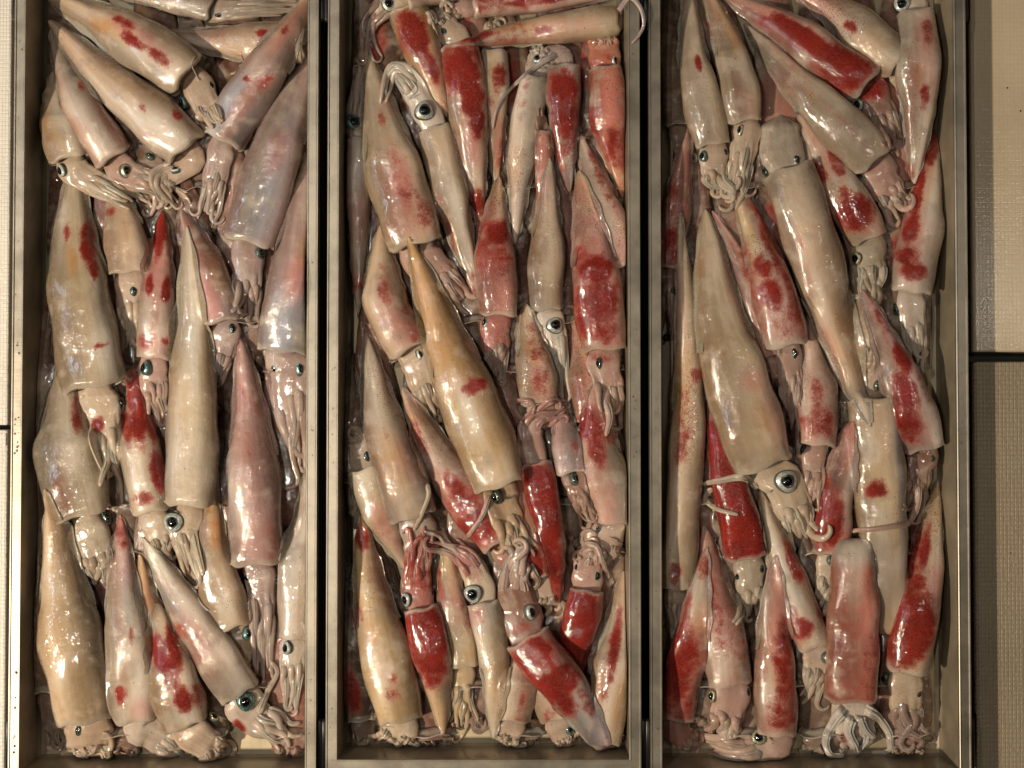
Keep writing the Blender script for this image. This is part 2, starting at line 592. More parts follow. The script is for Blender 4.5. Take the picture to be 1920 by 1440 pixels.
def catmull(pts, n=30):
    P = np.array(pts, float)
    if len(P) == 2:
        return P[0] + np.linspace(0, 1, n * 2)[:, None] * (P[1] - P[0])
    P = np.vstack([2 * P[0] - P[1], P, 2 * P[-1] - P[-2]])
    out = []
    for i in range(1, len(P) - 2):
        t = np.linspace(0, 1, n, endpoint=False)[:, None]
        a, b, c, d = P[i - 1], P[i], P[i + 1], P[i + 2]
        out.append(0.5 * ((2 * b) + (-a + c) * t + (2 * a - 5 * b + 4 * c - d) * t ** 2 + (-a + 3 * b - 3 * c + d) * t ** 3))
    out.append(P[-2][None])
    return np.vstack(out)


class Path:
    def __init__(s, pts):
        s.c = catmull(pts)
        d = np.linalg.norm(np.diff(s.c, axis=0), axis=1)
        s.s = np.concatenate([[0], np.cumsum(d)])
        s.L = s.s[-1]

    def pos(s, q):
        q = np.asarray(q, float)
        x = np.interp(q, s.s, s.c[:, 0]); y = np.interp(q, s.s, s.c[:, 1])
        P = np.stack([x, y], -1)
        # straight continuation past the ends
        ov = np.clip(q - s.L, 0, None)[..., None]; un = np.clip(-q, 0, None)[..., None]
        te = (s.c[-1] - s.c[-3]); te /= np.linalg.norm(te) + 1e-9
        t0 = (s.c[0] - s.c[2]); t0 /= np.linalg.norm(t0) + 1e-9
        return P + ov * te + un * t0

    def tan(s, q, e=4.0):
        q = np.clip(np.asarray(q, float), 0, s.L)
        d = s.pos(np.minimum(q + e, s.L)) - s.pos(np.maximum(q - e, 0))
        return d / (np.linalg.norm(d, axis=-1, keepdims=True) + 1e-9)


def smooth1(a, sig):
    if sig < 0.5: return a
    r = int(sig * 3)
    k = np.exp(-0.5 * (np.arange(-r, r + 1) / sig) ** 2); k /= k.sum()
    return np.convolve(np.pad(a, r, mode='edge'), k, 'valid')


CA, CB = FLOOR + 0.013, FLOOR + 0.038


def squash(z):
    return np.where(z < CA, z, CA + (CB - CA) * (1 - np.exp(-(np.maximum(z, CA) - CA) / (CB - CA))))


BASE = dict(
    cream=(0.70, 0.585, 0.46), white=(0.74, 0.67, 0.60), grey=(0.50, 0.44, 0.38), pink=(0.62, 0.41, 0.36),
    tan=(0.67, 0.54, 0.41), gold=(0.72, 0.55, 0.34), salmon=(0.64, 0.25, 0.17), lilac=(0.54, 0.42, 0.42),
    dim=(0.21, 0.15, 0.115), rose=(0.52, 0.22, 0.19), brown=(0.36, 0.21, 0.17), deep=(0.22, 0.12, 0.095), olive=(0.55, 0.47, 0.37))  # dim and deep are flesh darkened to stand in for shade
KIND = dict(o=(0.66, 0.36, 0.12), w=(0.80, 0.78, 0.72), b=(0.40, 0.45, 0.54), p=(0.66, 0.30, 0.27), s=(0.60, 0.20, 0.15), y=(0.66, 0.54, 0.32), g=(0.30, 0.30, 0.27))

NSEG = 40
ANG = np.linspace(0, 2 * math.pi, NSEG, endpoint=False)
TP = np.array([0, .015, .05, .12, .25, .42, .60, .78, .92, 1.0])
WP = np.array([.03, .10, .21, .37, .58, .79, .94, 1.0, .97, .92])
TB = np.array([0, .01, .04, .10, .2, .42, .60, .78, .92, 1.0])
WB = np.array([.30, .54, .68, .80, .88, .93, .97, 1.0, 1.0, 1.0])


def put_attrs(me, tint, red, dots, uvs):
    a = me.attributes.new('tint', 'FLOAT_COLOR', 'POINT')
    a.data.foreach_set('color', np.concatenate([tint, np.ones((len(tint), 1))], 1).astype(np.float32).ravel())
    for nm, arr in (('red', red), ('dots', dots)):
        a = me.attributes.new(nm, 'FLOAT', 'POINT')
        a.data.foreach_set('value', np.asarray(arr, np.float32))
    uv = me.uv_layers.new(name='UVMap')
    idx = np.empty(len(me.loops), np.int32)
    me.loops.foreach_get('vertex_index', idx)
    uv.data.foreach_set('uv', uvs[idx].astype(np.float32).ravel())


def grid_faces(n, m, base=0, wrap=True):
    Fc = []
    mm = m if wrap else m - 1
    for i in range(n - 1):
        for k in range(mm):
            k2 = (k + 1) % m
            Fc.append((base + i * m + k, base + i * m + k2, base + (i + 1) * m + k2, base + (i + 1) * m + k))
    return Fc


def tint_eval(uvpx, tang, base, marks):
    """paint pigment patches given in photo pixels: (kind, x, y, along, across, strength)"""
    n = len(uvpx)
    tint = np.tile(np.array(base), (n, 1))
    red = np.zeros(n)
    dots = np.zeros(n)
    for mk in marks:
        k, x, y, ra, rc = mk[:5]
        st = mk[5] if len(mk) > 5 else 1.0
        d = uvpx - np.array([x, y])
        if len(mk) > 6:
            tg = np.tile(np.array([math.cos(math.radians(mk[6])), math.sin(math.radians(mk[6]))]), (n, 1))
        else:
            tg = tang
        ra, rc = ra * 1.2, rc * 1.25
        al = (d * tg).sum(1) / ra
        ac = (d[:, 0] * -tg[:, 1] + d[:, 1] * tg[:, 0]) / rc
        q = np.sqrt(al ** 2 + ac ** 2)
        f = np.clip(1.45 - q, 0, 1)
        f = f * f * (3 - 2 * f) * st
        if k == 'r':
            red = np.maximum(red, f * 1.1)
        elif k == 'd':
            dots = np.maximum(dots, f)
        else:
            tint = tint * (1 - f[:, None]) + np.array(KIND[k]) * f[:, None]
    return tint, red, dots


def worldpx(XY, z):
    """inverse of at for arrays"""
    c, s = math.cos(TH), math.sin(TH)
    dx = XY[:, 0] - CAM[0]; dy = XY[:, 1] - CAM[1]; dz = z - CAM[2]
    yc = dy * c + dz * s
    zc = -dy * s + dz * c
    return np.stack([960 + F * dx / -zc, 720 - F * yc / -zc], 1)


def eye_mesh(r, style, body, c, nrm, squeeze=1.0, lean=(1.0, 0.0)):
    """a domed eye: dark socket, metallic iris, thin dark ring; the pupil is a child"""
    prof = [(1.04, -0.55, 0), (1.03, -0.05, 0), (0.98, 0.10, 0), (0.93, 0.17, 0), (0.90, 0.20, 1), (0.76, 0.32, 1), (0.60, 0.40, 1), (0.52, 0.41, 2), (0.47, 0.41, 2), (0.42, 0.40, 2), (0.2, 0.40, 2)]
    n = 20
    V, Fc, mi = [], [], []
    q = Vector((0, 0, 1)).rotation_difference(Vector(nrm))
    jit = [1 + 0.06 * math.sin(3 * 2 * math.pi * i / n + r * 9000) for i in range(n)]
    for (rr, zz, m_) in prof:
        for i in range(n):
            a = 2 * math.pi * i / n
            px_, py_ = rr * r * jit[i] * math.cos(a), rr * r * jit[i] * math.sin(a)
            dt = (px_ * lean[0] + py_ * lean[1]) * (squeeze - 1)
            V.append(tuple(q @ Vector((px_ + lean[0] * dt, py_ + lean[1] * dt, zz * r))))
    for j in range(len(prof) - 1):
        for i in range(n):
            Fc.append((j * n + i, j * n + (i + 1) % n, (j + 1) * n + (i + 1) % n, (j + 1) * n + i))
            mi.append(prof[j + 1][2])
    Fc.append(tuple((len(prof) - 1) * n + i for i in range(n))); mi.append(1)
    sock = 'socket'
    e = mesh_obj('eye', V, Fc, [M[sock], M[style], M['ring']], parent=body, mat_idx=mi)
    e.location = Vector(c) - body.location
    V, Fc = [], []
    P2 = [(0.50, 0.36), (0.47, 0.46), (0.36, 0.56), (0.18, 0.62)]
    for (rr, zz) in P2:
        for i in range(16):
            a = 2 * math.pi * i / 16
            px_, py_ = rr * r * math.cos(a), rr * r * math.sin(a)
            dt = (px_ * lean[0] + py_ * lean[1]) * (squeeze - 1)
            V.append(tuple(q @ Vector((px_ + lean[0] * dt, py_ + lean[1] * dt, zz * r))))
    for j in range(len(P2) - 1):
        for i in range(16):
            Fc.append((j * 16 + i, j * 16 + (i + 1) % 16, (j + 1) * 16 + (i + 1) % 16, (j + 1) * 16 + i))
    Fc.append(tuple(48 + i for i in range(16)))
    mesh_obj('pupil', V, Fc, M['pupil'], parent=e)


def limb_grid(pathpx, w0, w1, A, t, z_extra=0.0, nr=16, ns=7, free=False, flat=0.8, wave=0.0, ph=0.0, rise=None, root=0):
    """tapered arm following photo pixels, laid on the height field; returns (nr, ns, 3)"""
    P = Path(pathpx)
    q = np.linspace(0, P.L, nr)
    uv = P.pos(q)
    tg = P.tan(q)
    nn = np.stack([-tg[:, 1], tg[:, 0]], 1)
    f = np.linspace(0, 1, nr)
    uv = uv + nn * (wave * np.sin(f * 9 + ph) * f)[:, None]
    r = (w0 + (w1 - w0) * f ** 0.8) * PX / 2
    r[-1] *= 0.5
    r0 = r.copy()
    if root:
        r = r * np.clip(0.25 + f / (root * 0.5), 0, 1)
    z = np.full(nr, FLOOR + 0.02)
    for it in range(2):
        XY = at_arr(uv, z)
        if not free:
            XY[:, 0] = np.clip(XY[:, 0], t['x0'] + r, t['x1'] - r)
            XY[:, 1] = np.clip(XY[:, 1], t['y0'] + r, t['y1'] - r)
            k_ = 0.55 if not root else (-1.2 + 1.75 * np.clip(f / root, 0, 1))
            z = smooth1(sample(A, t, XY[:, 0], XY[:, 1]), 1.2) + (r * k_ if not root else r0 * k_) + z_extra
        else:
            z = np.array(rise) if rise is not None else z
            if rise is not None and len(z) != nr:
                z = np.interp(f, np.linspace(0, 1, len(z)), z)
    T = np.gradient(XY, axis=0)
    T /= np.linalg.norm(T, axis=1, keepdims=True) + 1e-9
    Nn = np.stack([-T[:, 1], T[:, 0]], 1)
    an = np.linspace(0, 2 * math.pi, ns, endpoint=False)
    G = np.zeros((nr, ns, 3))
    G[:, :, 0] = XY[:, None, 0] + Nn[:, None, 0] * r[:, None] * np.cos(an)[None]
    G[:, :, 1] = XY[:, None, 1] + Nn[:, None, 1] * r[:, None] * np.cos(an)[None]
    G[:, :, 2] = z[:, None] + r[:, None] * np.sin(an)[None] * flat
    uvp = np.repeat(worldpx(XY, z), ns, 0)
    tt = np.repeat(tg, ns, 0)
    fl = np.repeat(q * PX, ns)
    return G, uvp, tt, fl, XY, z, r, Nn


def suckers(XY, z, r, Nn, side, step=2):
    V, Fc = [], []
    P = np.linspace(0.05, 0.92, int(len(XY) * 2.2))
    ii = P * (len(XY) - 1)
    for sgn in (0.15, 0.75):
        for k, a in enumerate(ii):
            i = int(a); f = a - i
            c = XY[i] * (1 - f) + XY[i + 1] * f; zz = z[i] * (1 - f) + z[i + 1] * f; rr = r[i] * (1 - f) + r[i + 1] * f; nv = Nn[i]
            s_ = side * sgn
            ce = np.array([c[0] + nv[0] * rr * s_, c[1] + nv[1] * rr * s_, zz + rr * 0.8 * math.sqrt(max(0, 1 - s_ * s_))])
            q = rr * 0.20
            b = len(V)
            for (ra, za) in ((1.1, -0.5), (1.0, 0.5), (0.55, 0.55), (0.45, 0.1)):
                for j in range(6):
                    an = math.pi * j / 3
                    V.append((ce[0] + q * ra * math.cos(an), ce[1] + q * ra * math.sin(an), ce[2] + q * za))
            for m_ in range(3):
                for j in range(6):
                    Fc.append((b + m_ * 6 + j, b + m_ * 6 + (j + 1) % 6, b + m_ * 6 + 6 + (j + 1) % 6, b + m_ * 6 + 6 + j))
            Fc.append(tuple(b + 18 + j for j in range(6)))
    return V, Fc


COUNT = 0


def squid(tray, P, Hd, W, base, marks=(), eyes=(), label='', blunt=False, head=None, headtint=None, hw=0.74, hl=None,
          spread=0.62, arms=8, armw=0.20, hr=0.64, crown=1.0, curl=0.6, fins=0.8, tent=(), lift=0.0, dots=0.15, armtint=None, hmarks=()):
    """P: tail tip .. mantle opening;  Hd: onwards through the head to the arm tips (photo pixels)"""
    global COUNT
    COUNT += 1
    W = W * (0.90 if not blunt else 0.97)
    r_ = np.random.default_rng(1000 + COUNT)
    t = TRAYS[tray]; A = HF[tray]
    marks = list(marks)
    if base not in ('dim', 'deep'):
        for k0 in range(2 if tray == 1 else 4):
            f0 = r_.uniform(0.1, 0.95)
            i0 = min(int(f0 * (len(P) - 1)), len(P) - 2); g0 = f0 * (len(P) - 1) - i0
            qx = P[i0][0] * (1 - g0) + P[i0 + 1][0] * g0 + r_.uniform(-.35, .35) * W
            qy = P[i0][1] * (1 - g0) + P[i0 + 1][1] * g0
            kd = r_.choice(['p', 'd', 'o', 'r', 'w'], p=[.34, .28, .10, .10, .18] if tray > 1 else [.25, .15, .15, .0, .45])
            if kd in 'rp' and any(q_ in label for q_ in ('one red', 'one small', 'one tiny', 'one long', 'plain', 'clean')):
                kd = 'w'
            st0 = {'p': r_.uniform(.3, .7), 'd': .8, 'o': .4, 'r': r_.uniform(.25, .5), 'w': .5}[kd]
            marks.append((kd, qx, qy, r_.uniform(20, 80), r_.uniform(6, 24), st0))
    path = Path(list(P) + list(Hd))
    LM = Path(list(P)).L
    # arc length of the opening on the joined path
    d = np.linalg.norm(path.c - np.array(P[-1]), axis=1)
    LM = path.s[int(np.argmin(d))]
    LT = path.L
    lim = {1: 1418, 2: 1398, 3: 1418}[tray]
    bad = np.nonzero((path.c[:, 1] > lim) & (path.s > LM))[0]
    if len(bad) and Hd[-1][1] > P[-1][1]:
        LT = max(path.s[bad[0]], LM + 0.45 * W)
    HL = hl if hl else min(0.62 * W, (LT - LM) * 0.62)
    # ring stations: (s, width, is_mantle)
    tp, wp = (TB, WB) if blunt else (TP, WP)
    ts = np.concatenate([np.array([0, .008, .02, .04]), np.linspace(.065, 1.0, 42)])
    wo = np.interp(ts, tp, wp)
    wo = smooth1(wo, 1.0) if not blunt else wo
    fb = np.clip(np.sin(np.clip((ts - 0.01) / 0.52, 0, 1) * math.pi), 0, 1) ** 0.7
    wm_ = wo * (1 - 0.25 * fins * fb)
    wig = 1 + 0.018 * np.sin(ts * 11 + r_.uniform(0, 6)) + 0.015 * np.sin(ts * 23 + r_.uniform(0, 6))
    S = list(ts * LM); Wd = list(wm_ * W * wig); Hr = [hr] * len(S); typ = [0] * len(S)
    # thin lip, folded inwards
    wl = Wd[-1]
    for ds, k, hr in ((2.0, 1.02, .52), (2.6, .99, .50), (1.5, .93, .44), (-5, .86, .40), (-14, .60, .40)):
        S.append(LM + ds); Wd.append(wl * k); Hr.append(hr); typ.append(1)
    HW = W * hw
    for f, k in ((0.0, .86), (.12, .87), (.26, .92), (.40, .98), (.52, 1.0), (.64, .97), (.76, .92), (.88, .88)):
        S.append(LM + f * HL); Wd.append(HW * k); Hr.append(min(hr, .58)); typ.append(2)
    # the arm bases run together in one soft bundle
    CL = (LT - LM - HL) * 0.66 * crown + 0.12 * HL
    for f in np.linspace(0.0, 1.0, 15):
        S.append(LM + HL + f * CL - 0.02 * HL)
        Wd.append(HW * (0.86 * (1 - f ** 1.7) + 0.30 * f * (1 - f) + 0.03))
        Hr.append(min(hr, .58) * (1 - 0.15 * f)); typ.append(3)
    S = np.array(S); Wd = np.array(Wd); Hr = np.array(Hr); typ = np.array(typ)
    nR = len(S)
    uv = path.pos(S)
    tg = path.tan(S, 10)
    # lay the spine on the pile
    Hb = blur(A, 4)
    z = np.full(nR, FLOOR + 0.02)
    wr = Wd * PX / 2
    for it in range(3):
        XY = at_arr(uv, z)
        T = np.gradient(XY, axis=0)
        tw = np.stack([tg[:, 0], -tg[:, 1]], 1)
        Nn = np.stack([-tw[:, 1], tw[:, 0]], 1)
        mg = np.minimum(wr * 0.9, 0.012)
        XY[:, 0] = np.clip(XY[:, 0], t['x0'] + mg * 0.6, t['x1'] - mg * 0.6)
        XY[:, 1] = np.clip(XY[:, 1], t['y0'] - 0.0 + mg * 0.6, t['y1'] - mg * 0.6)
        hs = np.stack([sample(Hb, t, XY[:, 0] + Nn[:, 0] * wr * o, XY[:, 1] + Nn[:, 1] * wr * o) for o in (-.75, -.4, 0, .4, .75)])
        zb = hs.mean(0) * 0.65 + hs.max(0) * 0.35
        # smooth along arc length (resample)
        g = np.linspace(S.min(), S.max(), 60)
        o_ = np.argsort(S, kind='stable')
        zz = smooth1(np.interp(g, S[o_], zb[o_]), 4)
        zb = squash(np.interp(S, g, zz)) + lift
        hh = wr * 2 * Hr
        z = zb + hh * 0.5
    nang = NSEG
    ca, sa = np.cos(ANG), np.sin(ANG)
    # slightly squared section, flat top ridge wobble
    ex = np.sign(ca) * np.abs(ca) ** 0.90
    ez = np.sign(sa) * np.abs(sa) ** 0.92
    G = np.zeros((nR, nang, 3))
    asym = 0.05 * np.sin(S / 60.0 + r_.uniform(0, 6))
    # lip outline: a shallow point at the middle, the corners drawn out
    sh = np.zeros((nR, nang))
    lipw = np.clip((S - (LM - 0.18 * W)) / (0.18 * W), 0, 1) * (typ <= 1)
    lipshape = (0.040 * np.abs(sa) ** 2 + 0.035 * np.clip(1 - np.abs(np.abs(ANG - math.pi / 2) - 0.9) * 2, 0, 1) + 0.022 * np.sin(ANG * 5 + r_.uniform(0, 6))) * W
    sh = lipw[:, None] * lipshape[None]
    tpx = at_arr(uv + tg, z) - at_arr(uv, z)
    dimp = 1 + 0.035 * np.sin(S[:, None] / 37.0 + ANG[None] * 2 + r_.uniform(0, 6)) + 0.03 * np.sin(S[:, None] / 19.0 - ANG[None] * 3 + r_.uniform(0, 6))
    dimp = np.where((typ == 1)[:, None], dimp[len(ts) - 1][None], dimp)
    gr = np.clip((S - (LM + 0.80 * HL)) / (0.35 * HL), 0, 1) * (typ >= 2)
    lob = np.abs(np.sin(4.5 * ANG[None] + 0.7 * np.sin(S[:, None] / 45.0 + COUNT))) ** 0.6
    dimp = dimp * (1 + gr[:, None] * (0.20 * lob - 0.16 + 0.05 * np.sin(13 * ANG[None] + S[:, None] / 25.0)))
    G[:, :, 0] = XY[:, None, 0] + Nn[:, None, 0] * wr[:, None] * ex * dimp + tpx[:, None, 0] * sh
    G[:, :, 1] = XY[:, None, 1] + Nn[:, None, 1] * wr[:, None] * ex * dimp + tpx[:, None, 1] * sh
    G[:, :, 2] = z[:, None] + (hh / 2)[:, None] * ez * dimp
    G[:, :, 0] = np.clip(G[:, :, 0], t['x0'], t['x1'])
    G[:, :, 1] = np.clip(G[:, :, 1], t['y0'], t['y1'])
    # drape over what lies below
    Hc = blur(dilate(A), 1.2)
    need = sample(Hc, t, G[:, :, 0], G[:, :, 1]) + 0.0010 - G[:, :, 2]
    top = np.clip((sa + 0.02) / 0.55, 0, 1)[None] * (typ != 1)[:, None] + (typ == 1)[:, None] * np.clip((sa + 0.25) / 0.45, 0, 1)[None]
    dl = np.clip(need, 0, 0.03) * top
    for _ in range(2):
        s1 = (np.roll(dl, 1, 1) + np.roll(dl, -1, 1) + 2 * dl) / 4
        s2 = s1.copy(); s2[1:-1] = (s1[:-2] + 2 * s1[1:-1] + s1[2:]) / 4
        dl = np.maximum(dl, s2)
    # inner (folded) rings must stay under the lip
    li = len(ts) - 1
    dl[li + 3:li + 6] *= 0.6
    G[:, :, 2] += dl
    G[:, :, 2] = np.maximum(G[:, :, 2], FLOOR + 0.0006)
    ctr = np.array([XY[:, 0].mean(), XY[:, 1].mean(), FLOOR])
    V = [G.reshape(-1, 3)]
    Fc = grid_faces(nR, nang)
    Fc.append(tuple(range(nang))[::-1])
    Fc.append(tuple((nR - 1) * nang + k for k in range(nang)))
    uvpx = worldpx(G.reshape(-1, 3)[:, :2], G.reshape(-1, 3)[:, 2])
    tgr = np.repeat(tg, nang, 0)
    b = np.array(BASE[base])
    b = b * (1 + r_.uniform(-0.05, 0.05, 3) * 0.6)
    tint, red, dts = tint_eval(uvpx, tgr, b, marks)
    # head and lip colours
    # muscle is milky along one band; shade is painted into the glassy flanks
    ph0 = r_.uniform(1.0, 2.15)
    af = np.tile(ANG, nR)
    band = np.exp(-((af - ph0 - 0.25 * np.sin(np.repeat(S, nang) / 90.0 + ph0 * 7)) / r_.uniform(0.45, 0.75)) ** 2)
    line = np.exp(-((af - ph0 - r_.choice([-0.55, 0.55])) / 0.07) ** 2) * r_.uniform(0, 0.35)
    k_ = (0.52 + 0.66 * band - 0.13 * line)[:, None]
    tint = tint * np.array([k_ * 1.03, k_ * (0.94 + 0.06 * band[:, None]), k_ * (0.86 + 0.13 * band[:, None])])[:, :, 0].T
    tflat = np.repeat(typ, nang)
    sflat = np.repeat(S, nang)
    ht = np.array(BASE[headtint]) if headtint else b * 0.75 * np.array([0.98, 0.93, 0.92]) + np.array([0.60, 0.50, 0.43]) * 0.2
    hf = (tflat >= 2)
    tint2, red2, dts2 = tint_eval(uvpx, tgr, ht, hmarks)
    tint[hf] = tint2[hf]; red[hf] = red2[hf]; dts[hf] = np.maximum(dts2, 0.25 * (dots > 0.2))[hf]
    lipf = np.clip((sflat - (LM - 0.05 * W)) / (0.05 * W), 0, 1) * (tflat < 2)
    lipf[tflat == 1] = 0.8
    tint = tint * (1 - 0.55 * lipf[:, None]) + np.array([0.72, 0.68, 0.60]) * 0.55 * lipf[:, None]
    red = red * (1 - 0.9 * lipf)
    # darker hollow where the mantle opens
    dts = np.maximum(dts, dots)
    dts[tflat == 1] = 0
    splat(A, t, G[:li + 2, :NSEG // 2 + 1])
    splat(A, t, G[li + 6:, :NSEG // 2 + 1])
    Tn, Rd, Dt = [tint], [red], [dts]
    across = np.tile(ANG, nR) * np.repeat(np.maximum(wr, 0.004), nang)
    across = np.tile(np.abs(np.where(ANG > math.pi, 2 * math.pi - ANG, ANG) - math.pi / 2), nR) * W * PX / 2
    UV = [np.stack([sflat * PX, np.tile(np.where(ANG > math.pi, 2 * math.pi - ANG, ANG), nR) * W * PX / 2], 1)]
    nv = nR * nang
    # arms: eight tapered limbs in the body mesh
    s0 = LM + HL + 0.15 * CL
    la = LT - s0
    at_ = np.array(BASE[armtint]) * 0.75 + 0.13 if armtint else ht * 0.75 + np.array([0.62, 0.52, 0.44]) * 0.25
    A0 = blur(dilate(A), 0.9)
    GS = []
    order = list(range(arms))
    r_.shuffle(order)
    order = sorted(order, key=lambda i: -abs(i - (arms - 1) / 2)) if arms else []
    for i in order:
        o = (i - (arms - 1) / 2) / max(1, (arms - 1) / 2)
        Li = la * r_.uniform(0.66, 0.98)
        sr = s0 + r_.uniform(-0.25, 0.25) * CL
        q = np.linspace(0, Li, 9)
        c = path.pos(sr + q)
        tt = path.tan(sr + q, 12)
        n2 = np.stack([-tt[:, 1], tt[:, 0]], 1)
        f = np.linspace(0, 1, 9)
        k1 = r_.uniform(-1, 1)
        lat = o * HW * (0.30 + (0.42 * spread - 0.30) * f) + HW * 0.13 * curl * np.sin(f * r_.uniform(3, 6) + r_.uniform(0, 6)) * f + HW * 0.30 * curl * k1 * f ** 3
        pts = c + n2 * lat[:, None]
        # curled tips
        if r_.random() < 0.35 * curl:
            a0 = math.atan2(*(pts[-1] - pts[-2])[::-1]); sg = r_.choice([-1, 1]); rad = HW * r_.uniform(0.10, 0.2)
            e = pts[-1]; ex_ = []
            for j in range(1, 7):
                a0 += sg * r_.uniform(0.4, 0.6)
                e = e + np.array([math.cos(a0), math.sin(a0)]) * rad * 0.6
                ex_.append(e)
            pts = np.vstack([pts, ex_])
        aw = HW * armw / 0.70 * r_.uniform(0.85, 1.15)
        Gm, up_, tt_, fl, XYl, zl, rl, Nl = limb_grid(pts, aw * 1.15, aw * 0.34, A0, t, z_extra=r_.uniform(-0.0004, 0.0008), nr=20, ns=7, root=.40)
        V.append(Gm.reshape(-1, 3))
        Fc += grid_faces(20, 7, nv)
        Fc.append(tuple(nv + k for k in range(7))[::-1]); Fc.append(tuple(nv + 19 * 7 + k for k in range(7)))
        ti, re, dd = tint_eval(up_, tt_, at_ * r_.uniform(0.9, 1.1), hmarks)
        Tn.append(ti); Rd.append(re); Dt.append(np.maximum(dd, dots * 0.9))
        UV.append(np.stack([fl, np.tile(np.arange(7) * 0.0012, 20) + i * 0.02], 1))
        nv += 140
        GS.append(Gm[:, :5])
        if i % 3 == 0 and W > 60:
            sv, sf = suckers(XYl, zl, rl, Nl, 1 if r_.random() < .5 else -1)
            V.append(np.array(sv)); Fc += [tuple(k + nv for k in f_) for f_ in sf]
            Tn.append(np.tile(at_ * 1.18, (len(sv), 1))); Rd.append(np.zeros(len(sv))); Dt.append(np.zeros(len(sv)))
            UV.append(np.zeros((len(sv), 2))); nv += len(sv)
    for g_ in GS:
        splat(A, t, g_)
    V = np.concatenate(V) - ctr
    o = mesh_obj('squid', V, Fc, M['skin'], loc=tuple(ctr))
    put_attrs(o.data, np.clip(np.concatenate(Tn) * 0.84, 0, 0.9), np.concatenate(Rd), np.concatenate(Dt), np.concatenate(UV))
    tag(o, label, 'squid', 'squid heaped in the steel trays')
    # fins
    if fins > 0.05:
        nf = 26
        tf = np.linspace(0.012, 0.53, nf)
        sf_ = tf * LM
        wout = np.interp(tf, ts, wo) * W * PX / 2
        win = np.interp(tf, ts, wm_) * W * PX / 2
        zc = np.interp(sf_, S[:len(ts)], z[:len(ts)]); hc = np.interp(sf_, S[:len(ts)], hh[:len(ts)])
        XYc = np.stack([np.interp(sf_, S[:len(ts)], XY[:len(ts), k]) for k in (0, 1)], 1)
        Nc = np.stack([np.interp(sf_, S[:len(ts)], Nn[:len(ts), k]) for k in (0, 1)], 1)
        ins = np.interp(tf, [0, .06, .45, .53], [0.2, 0.75, 0.80, 0.9]); 
        for side in (-1, 1):
            cols = np.linspace(0, 1, 6)
            Gf = np.zeros((nf, 6, 3))
            ph = r_.uniform(0, 6)
            for j, cc in enumerate(cols):
                off = win * ins + (wout * 1.03 - win * ins) * cc
                off = off + cc * 0.0007 * np.sin(tf * 40 + ph)
                Gf[:, j, 0] = XYc[:, 0] + Nc[:, 0] * off * side
                Gf[:, j, 1] = XYc[:, 1] + Nc[:, 1] * off * side
                Gf[:, j, 2] = zc + hc * (0.30 - 0.42 * cc) + 0.0008 * cc * np.sin(tf * 33 + ph)
            Gf[:, :, 0] = np.clip(Gf[:, :, 0], t['x0'], t['x1'])
            Gf[:, :, 1] = np.clip(Gf[:, :, 1], t['y0'], t['y1'])
            nd = sample(Hc, t, Gf[:, :, 0], Gf[:, :, 1]) + 0.0012
            Gf[:, 1:, 2] = np.maximum(Gf[:, 1:, 2], nd[:, 1:])
            Gb = Gf.copy(); Gb[:, :, 2] -= 0.0011
            Gb[:, -1] = Gf[:, -1]; Gb[:, -1, 2] -= 0.0005
            splat(A, t, Gf)
            FV = np.concatenate([Gf.reshape(-1, 3), Gb.reshape(-1, 3)])
            f1 = grid_faces(nf, 6, 0, False); f2 = [x[::-1] for x in grid_faces(nf, 6, nf * 6, False)]
            edge = [(i * 6 + 5, (i + 1) * 6 + 5, nf * 6 + (i + 1) * 6 + 5, nf * 6 + i * 6 + 5) for i in range(nf - 1)]
            if side > 0:
                ff = [x[::-1] for x in f1 + f2] + [x[::-1] for x in edge]
            else:
                ff = f1 + f2 + edge
            fo = mesh_obj('fin', FV - ctr, ff, M['fin'], parent=o)
            upf = worldpx(FV[:, :2], FV[:, 2])
            ti, re, dd = tint_eval(upf, np.tile(np.repeat(path.tan(sf_), 6, 0), (2, 1)), b * 0.96 + 0.02, marks)
            eg = np.tile(np.tile(cols, nf), 2)[:, None] ** 3 * 0.4
            ti = ti * (1 - eg) + np.array([0.62, 0.60, 0.55]) * eg
            put_attrs(fo.data, ti * 0.84, re * 0.8, np.maximum(dd, dots), np.stack([np.tile(np.repeat(sf_ * PX, 6), 2), np.tile(np.tile(cols * 0.02, nf), 2)], 1))
    # eyes
    bvh = BVHTree.FromPolygons([tuple(v) for v in (G.reshape(-1, 3))], grid_faces(nR, nang)) if eyes else None
    for e in eyes:
        x, y, r, tilt = e[:4]
        style = e[4] if len(e) > 4 else 'silver'
        zz = float(z[-14])
        c = at(x, y, zz)
        for _ in range(3):
            hit = bvh.ray_cast(Vector((c[0], c[1], 0.2)), Vector((0, 0, -1)))
            if hit[0] is None:
                near = bvh.find_nearest(Vector((c[0], c[1], zz)))
                zz = near[0].z
            else:
                zz = hit[0].z
            c = at(x, y, zz)
        # direction from the head axis to the eye gives the way a side eye leans
        dd = np.linalg.norm(path.c - np.array([x, y]), axis=1)
        ax = path.c[int(np.argmin(dd))]
        lean = np.array([x - ax[0], -(y - ax[1])])
        ln = np.linalg.norm(lean)
        lean = lean / ln if ln > 2 else np.array([1.0, 0.0])
        a = math.radians(min(tilt, 38))
        nrm = (lean[0] * math.sin(a), lean[1] * math.sin(a), math.cos(a))
        rw = r * PX
        rw *= 0.82
        if tilt < 30:
            zc_ = zz + 0.06 * rw
        elif tilt < 50:
            zc_ = zz + 0.05 * rw
        else:
            zc_ = zz - 0.22 * rw
            c[0] -= lean[0] * rw * 0.45; c[1] -= lean[1] * rw * 0.45
        sq = 1.0 if tilt < 30 else (0.78 if tilt < 50 else 0.6)
